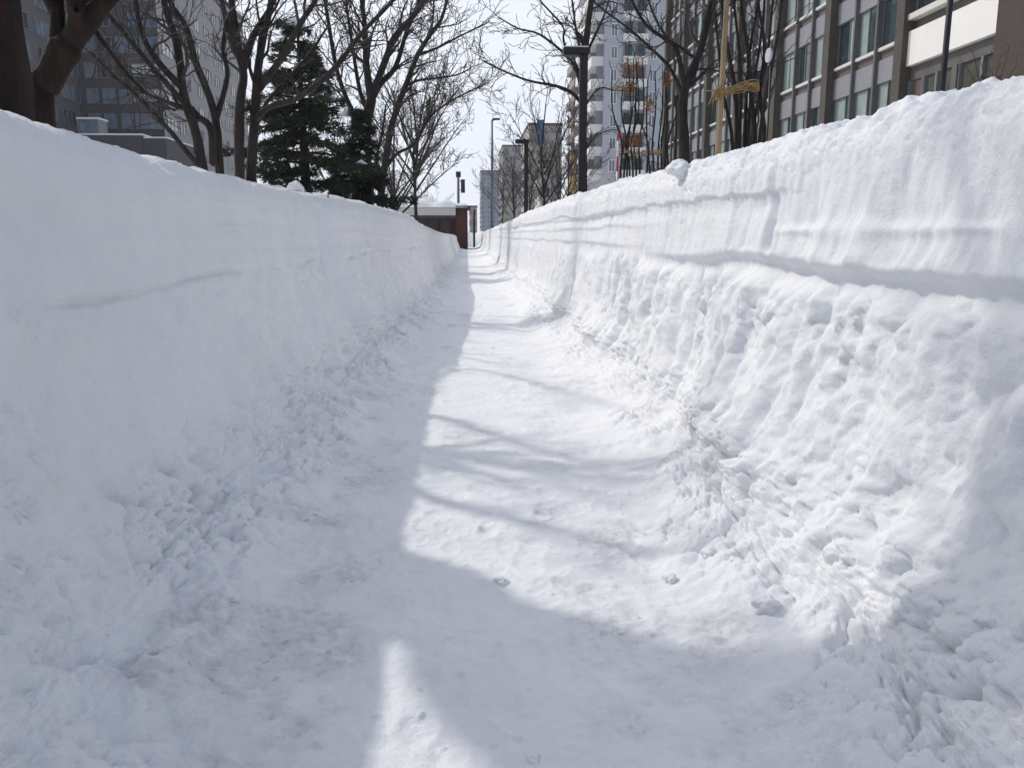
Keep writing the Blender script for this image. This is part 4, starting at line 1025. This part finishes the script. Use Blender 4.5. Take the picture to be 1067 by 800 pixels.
# kiosk at the end of the path
YK = 78.
k0 = at(409, 230, YK); k1 = at(489, 230, YK); e = empty('kiosk', (k0.x, YK, GZ0)); W = k1.x-k0.x; hk = at(450, 217.5, YK).z-GZ0
DARKW = mat('dark_wall', (.06,.045,.045), .6, .2, 1)
box_part('wall', BRICKR, e, (W-1.25, W-.15, .0, 6, 0, hk-.02))
box_part('wall', BRICKR, e, (.2, W-1.253, .6, 6, 0, hk-.9), (.2, W-1.253, .3, .597, 0, .9))
box_part('window', mat('brown_glass', (.07,.05,.045), .15, .3, 2), e, *[(.3+i*1.0, 1.2+i*1.0, .5, .58, .95, hk-.95) for i in range(5)])
box_part('eave', DARKW, e, (-.1, W-1.253, -.5, 6.2, hk-.9, hk-.62))
box_part('fascia', PALE, e, (-.15, W-1.253, -.6, 6.3, hk-.617, hk+.05))
box_part('roof', BRICKR, e, (W-1.25, W+.12, -.55, 6.3, hk+.0, hk+.25))
sn = MB(); nx2, ny2 = 40, 16
for j in range(ny2+1):
    for i in range(nx2+1):
        X_ = -.3+(W+.3)*i/nx2; Y_ = -.65+7*j/ny2; ed = min(i, nx2-i)/3.; ed2 = min(j, ny2-j)/2.
        zz = hk+.08+(.85-.25*i/nx2)*min(1, max(0, ed))**.5*min(1, max(0, ed2))**.5*(1+.2*math.sin(i*.5)+.1*math.sin(j*1.3+i*.2))*.8
        sn.v.append((X_, Y_, zz))
for j in range(ny2):
    for i in range(nx2): a = j*(nx2+1)+i; sn.f.append((a, a+1, a+nx2+2, a+nx2+1)); sn.mi.append(0); sn.sm.append(True)
sn.build('roof_snow', M_SNOW, e)
tag(e, 'low kiosk with snow heaped on its flat roof and dark red brick end wall', 'kiosk')
# traffic signal
q = at(478, 240, 95); e = empty('traffic_signal', down(q)); tz = at(478, 179, 95).z-GZ0
m = MB(); m.tube([(0,0,0),(0,0,tz)], .15, 8); m.build('pole', GREYMETAL, e)
m = MB(); m.box(.1,.75,-.04,.04,tz-1.05,tz-.97); m.box(.1,.75,-.04,.04,tz-2.0,tz-1.92); m.build('bracket', GREYMETAL, e)
m = MB(); m.box(.3,.75,-.2,.2,tz-2.3,tz-.85); m.box(-.25,.3,-.2,.2,tz-.6,tz-.0); m.build('signal_head', DARKMETAL, e)
m = MB(); m.tube([(.52,-.205,tz-1.2),(.52,-.26,tz-1.2)], .14, 12); m.tube([(.52,-.205,tz-1.9),(.52,-.26,tz-1.9)], .14, 12); m.build('lens', DARKMETAL, e)
tag(e, 'traffic signal on a grey pole rising behind the kiosk roof', 'traffic signal')
q = at(494, 240, 88); e = empty('utility_pole', down(q)); tz = at(494, 218, 88).z-GZ0
m = MB(); m.tube([(0,0,0),(0,0,tz)], .12, 8); m.build('pole', DARKMETAL, e); m = MB(); m.tube([(0,0,tz-.6),(0,-.18,tz-.5)], .1, 8); m.build('lamp_head', DARKMETAL, e)
tag(e, 'short dark pole right of the kiosk red end wall', 'pole')
# snow heap closing the far end
hp = MB(); n1, n2 = 60, 30; r0_ = random.Random(9)
for j in range(n2+1):
    for i in range(n1+1):
        X_ = -9+18*i/n1; Y_ = 96+10*j/n2; t = math.sin(math.pi*j/n2); s = math.sin(math.pi*i/n1)**.4
        z = GZ0-.1+(1.75+.25*math.sin(i*.9)+.2*math.sin(i*.37+2)+r0_.uniform(-.06,.06))*t**.7*s
        hp.v.append((X_, Y_, z))
for j in range(n2):
    for i in range(n1): a = j*(n1+1)+i; hp.f.append((a, a+1, a+n1+2, a+n1+1)); hp.mi.append(0); hp.sm.append(True)
tag(hp.build('snow_heap', M_SNOW), 'low snow heap crossing the far end of the footpath', 'snow heap')

# the hazy air
m = bpy.data.materials.new('haze_air'); m.use_nodes = True; nt = m.node_tree; nt.nodes.remove(nt.nodes['Principled BSDF'])
pv = nt.nodes.new('ShaderNodeVolumePrincipled'); pv.inputs['Color'].default_value = (.93,.96,1,1); pv.inputs['Density'].default_value = .0004; pv.inputs['Anisotropy'].default_value = .3
nt.links.new(pv.outputs[0], nt.nodes['Material Output'].inputs['Volume'])
hz = MB(); hz.box(-302, 302, -62, 452, -1.2, 62); tag(hz.build('haze', m), kind='stuff')

# ------------------------------------------------------------------ light
SUN_EL, SAZ = 44., math.atan2(-.78, .62)       # azimuth from +Y towards +X (negative = left)
w = bpy.data.worlds.new('World'); S.world = w; w.use_nodes = True; nt = w.node_tree; bg = nt.nodes['Background']
sky = nt.nodes.new('ShaderNodeTexSky'); sky.sky_type = 'NISHITA'; sky.sun_disc = False
sky.sun_elevation = R(SUN_EL); sky.sun_rotation = SAZ; sky.air_density = 1.0; sky.dust_density = 4.5; sky.ozone_density = 1.0; sky.altitude = 20
# thin bright veil of haze low in the sky on the sun's side
N_ = nt.nodes.new; L_ = nt.links.new
tc = N_('ShaderNodeTexCoord'); sx = N_('ShaderNodeSeparateXYZ'); L_(tc.outputs['Generated'], sx.inputs[0])
ns = N_('ShaderNodeTexNoise'); ns.inputs['Scale'].default_value = 2.2; ns.inputs['Detail'].default_value = 5; L_(tc.outputs['Generated'], ns.inputs['Vector'])
el = N_('ShaderNodeMapRange'); el.interpolation_type = 'SMOOTHSTEP'; L_(sx.outputs[2], el.inputs['Value'])
for k, v in (('From Min', .34), ('From Max', .95), ('To Min', 1.), ('To Max', .16)): el.inputs[k].default_value = v
hx = N_('ShaderNodeMath'); hx.operation = 'MULTIPLY_ADD'; L_(sx.outputs[0], hx.inputs[0]); hx.inputs[1].default_value = -.35; L_(sx.outputs[1], hx.inputs[2])
az = N_('ShaderNodeMapRange'); az.interpolation_type = 'SMOOTHSTEP'; L_(hx.outputs[0], az.inputs['Value'])
for k, v in (('From Min', -.2), ('From Max', .6), ('To Min', .22), ('To Max', 1.)): az.inputs[k].default_value = v
m1 = N_('ShaderNodeMath'); m1.operation = 'MULTIPLY'; L_(el.outputs[0], m1.inputs[0]); L_(az.outputs[0], m1.inputs[1])
mr = N_('ShaderNodeMapRange'); L_(ns.outputs[0], mr.inputs['Value'])
for k, v in (('From Min', .3), ('From Max', .7), ('To Min', .90), ('To Max', 1.)): mr.inputs[k].default_value = v
m2 = N_('ShaderNodeMath'); m2.operation = 'MULTIPLY'; L_(m1.outputs[0], m2.inputs[0]); L_(mr.outputs[0], m2.inputs[1])
tint = N_('ShaderNodeMix'); tint.data_type = 'RGBA'; tint.inputs[0].default_value = .35; L_(sky.outputs[0], tint.inputs[6]); tint.inputs[7].default_value = (4.9, 5.65, 7.2, 1)
mx = N_('ShaderNodeMix'); mx.data_type = 'RGBA'; L_(m2.outputs[0], mx.inputs['Factor']); L_(tint.outputs[2], mx.inputs[6]); mx.inputs[7].default_value = (7.6, 8.0, 8.8, 1)
nt.links.new(mx.outputs[2], bg.inputs['Color']); bg.inputs['Strength'].default_value = .105
sl = bpy.data.lights.new('sun', 'SUN'); sl.energy = 1.8; sl.angle = R(1.0); sl.color = (1, .95, .87)
so = bpy.data.objects.new('sun', sl); COL.objects.link(so)
sd = Vector((-.783*math.cos(R(SUN_EL)), .622*math.cos(R(SUN_EL)), math.sin(R(SUN_EL))))
so.rotation_euler = sd.to_track_quat('Z', 'Y').to_euler(); so.location = (-20, 15, 30)

S.view_settings.view_transform = 'Standard'; S.view_settings.look = 'None'; S.view_settings.exposure = .26; S.view_settings.gamma = 1
S.render.engine = 'CYCLES'
c = S.cycles; c.use_denoising = True; c.max_bounces = 10; c.diffuse_bounces = 7; c.glossy_bounces = 3; c.volume_bounces = 0; c.use_adaptive_sampling = True; c.adaptive_threshold = .01
try: c.denoiser = 'OPENIMAGEDENOISE'
except Exception: pass
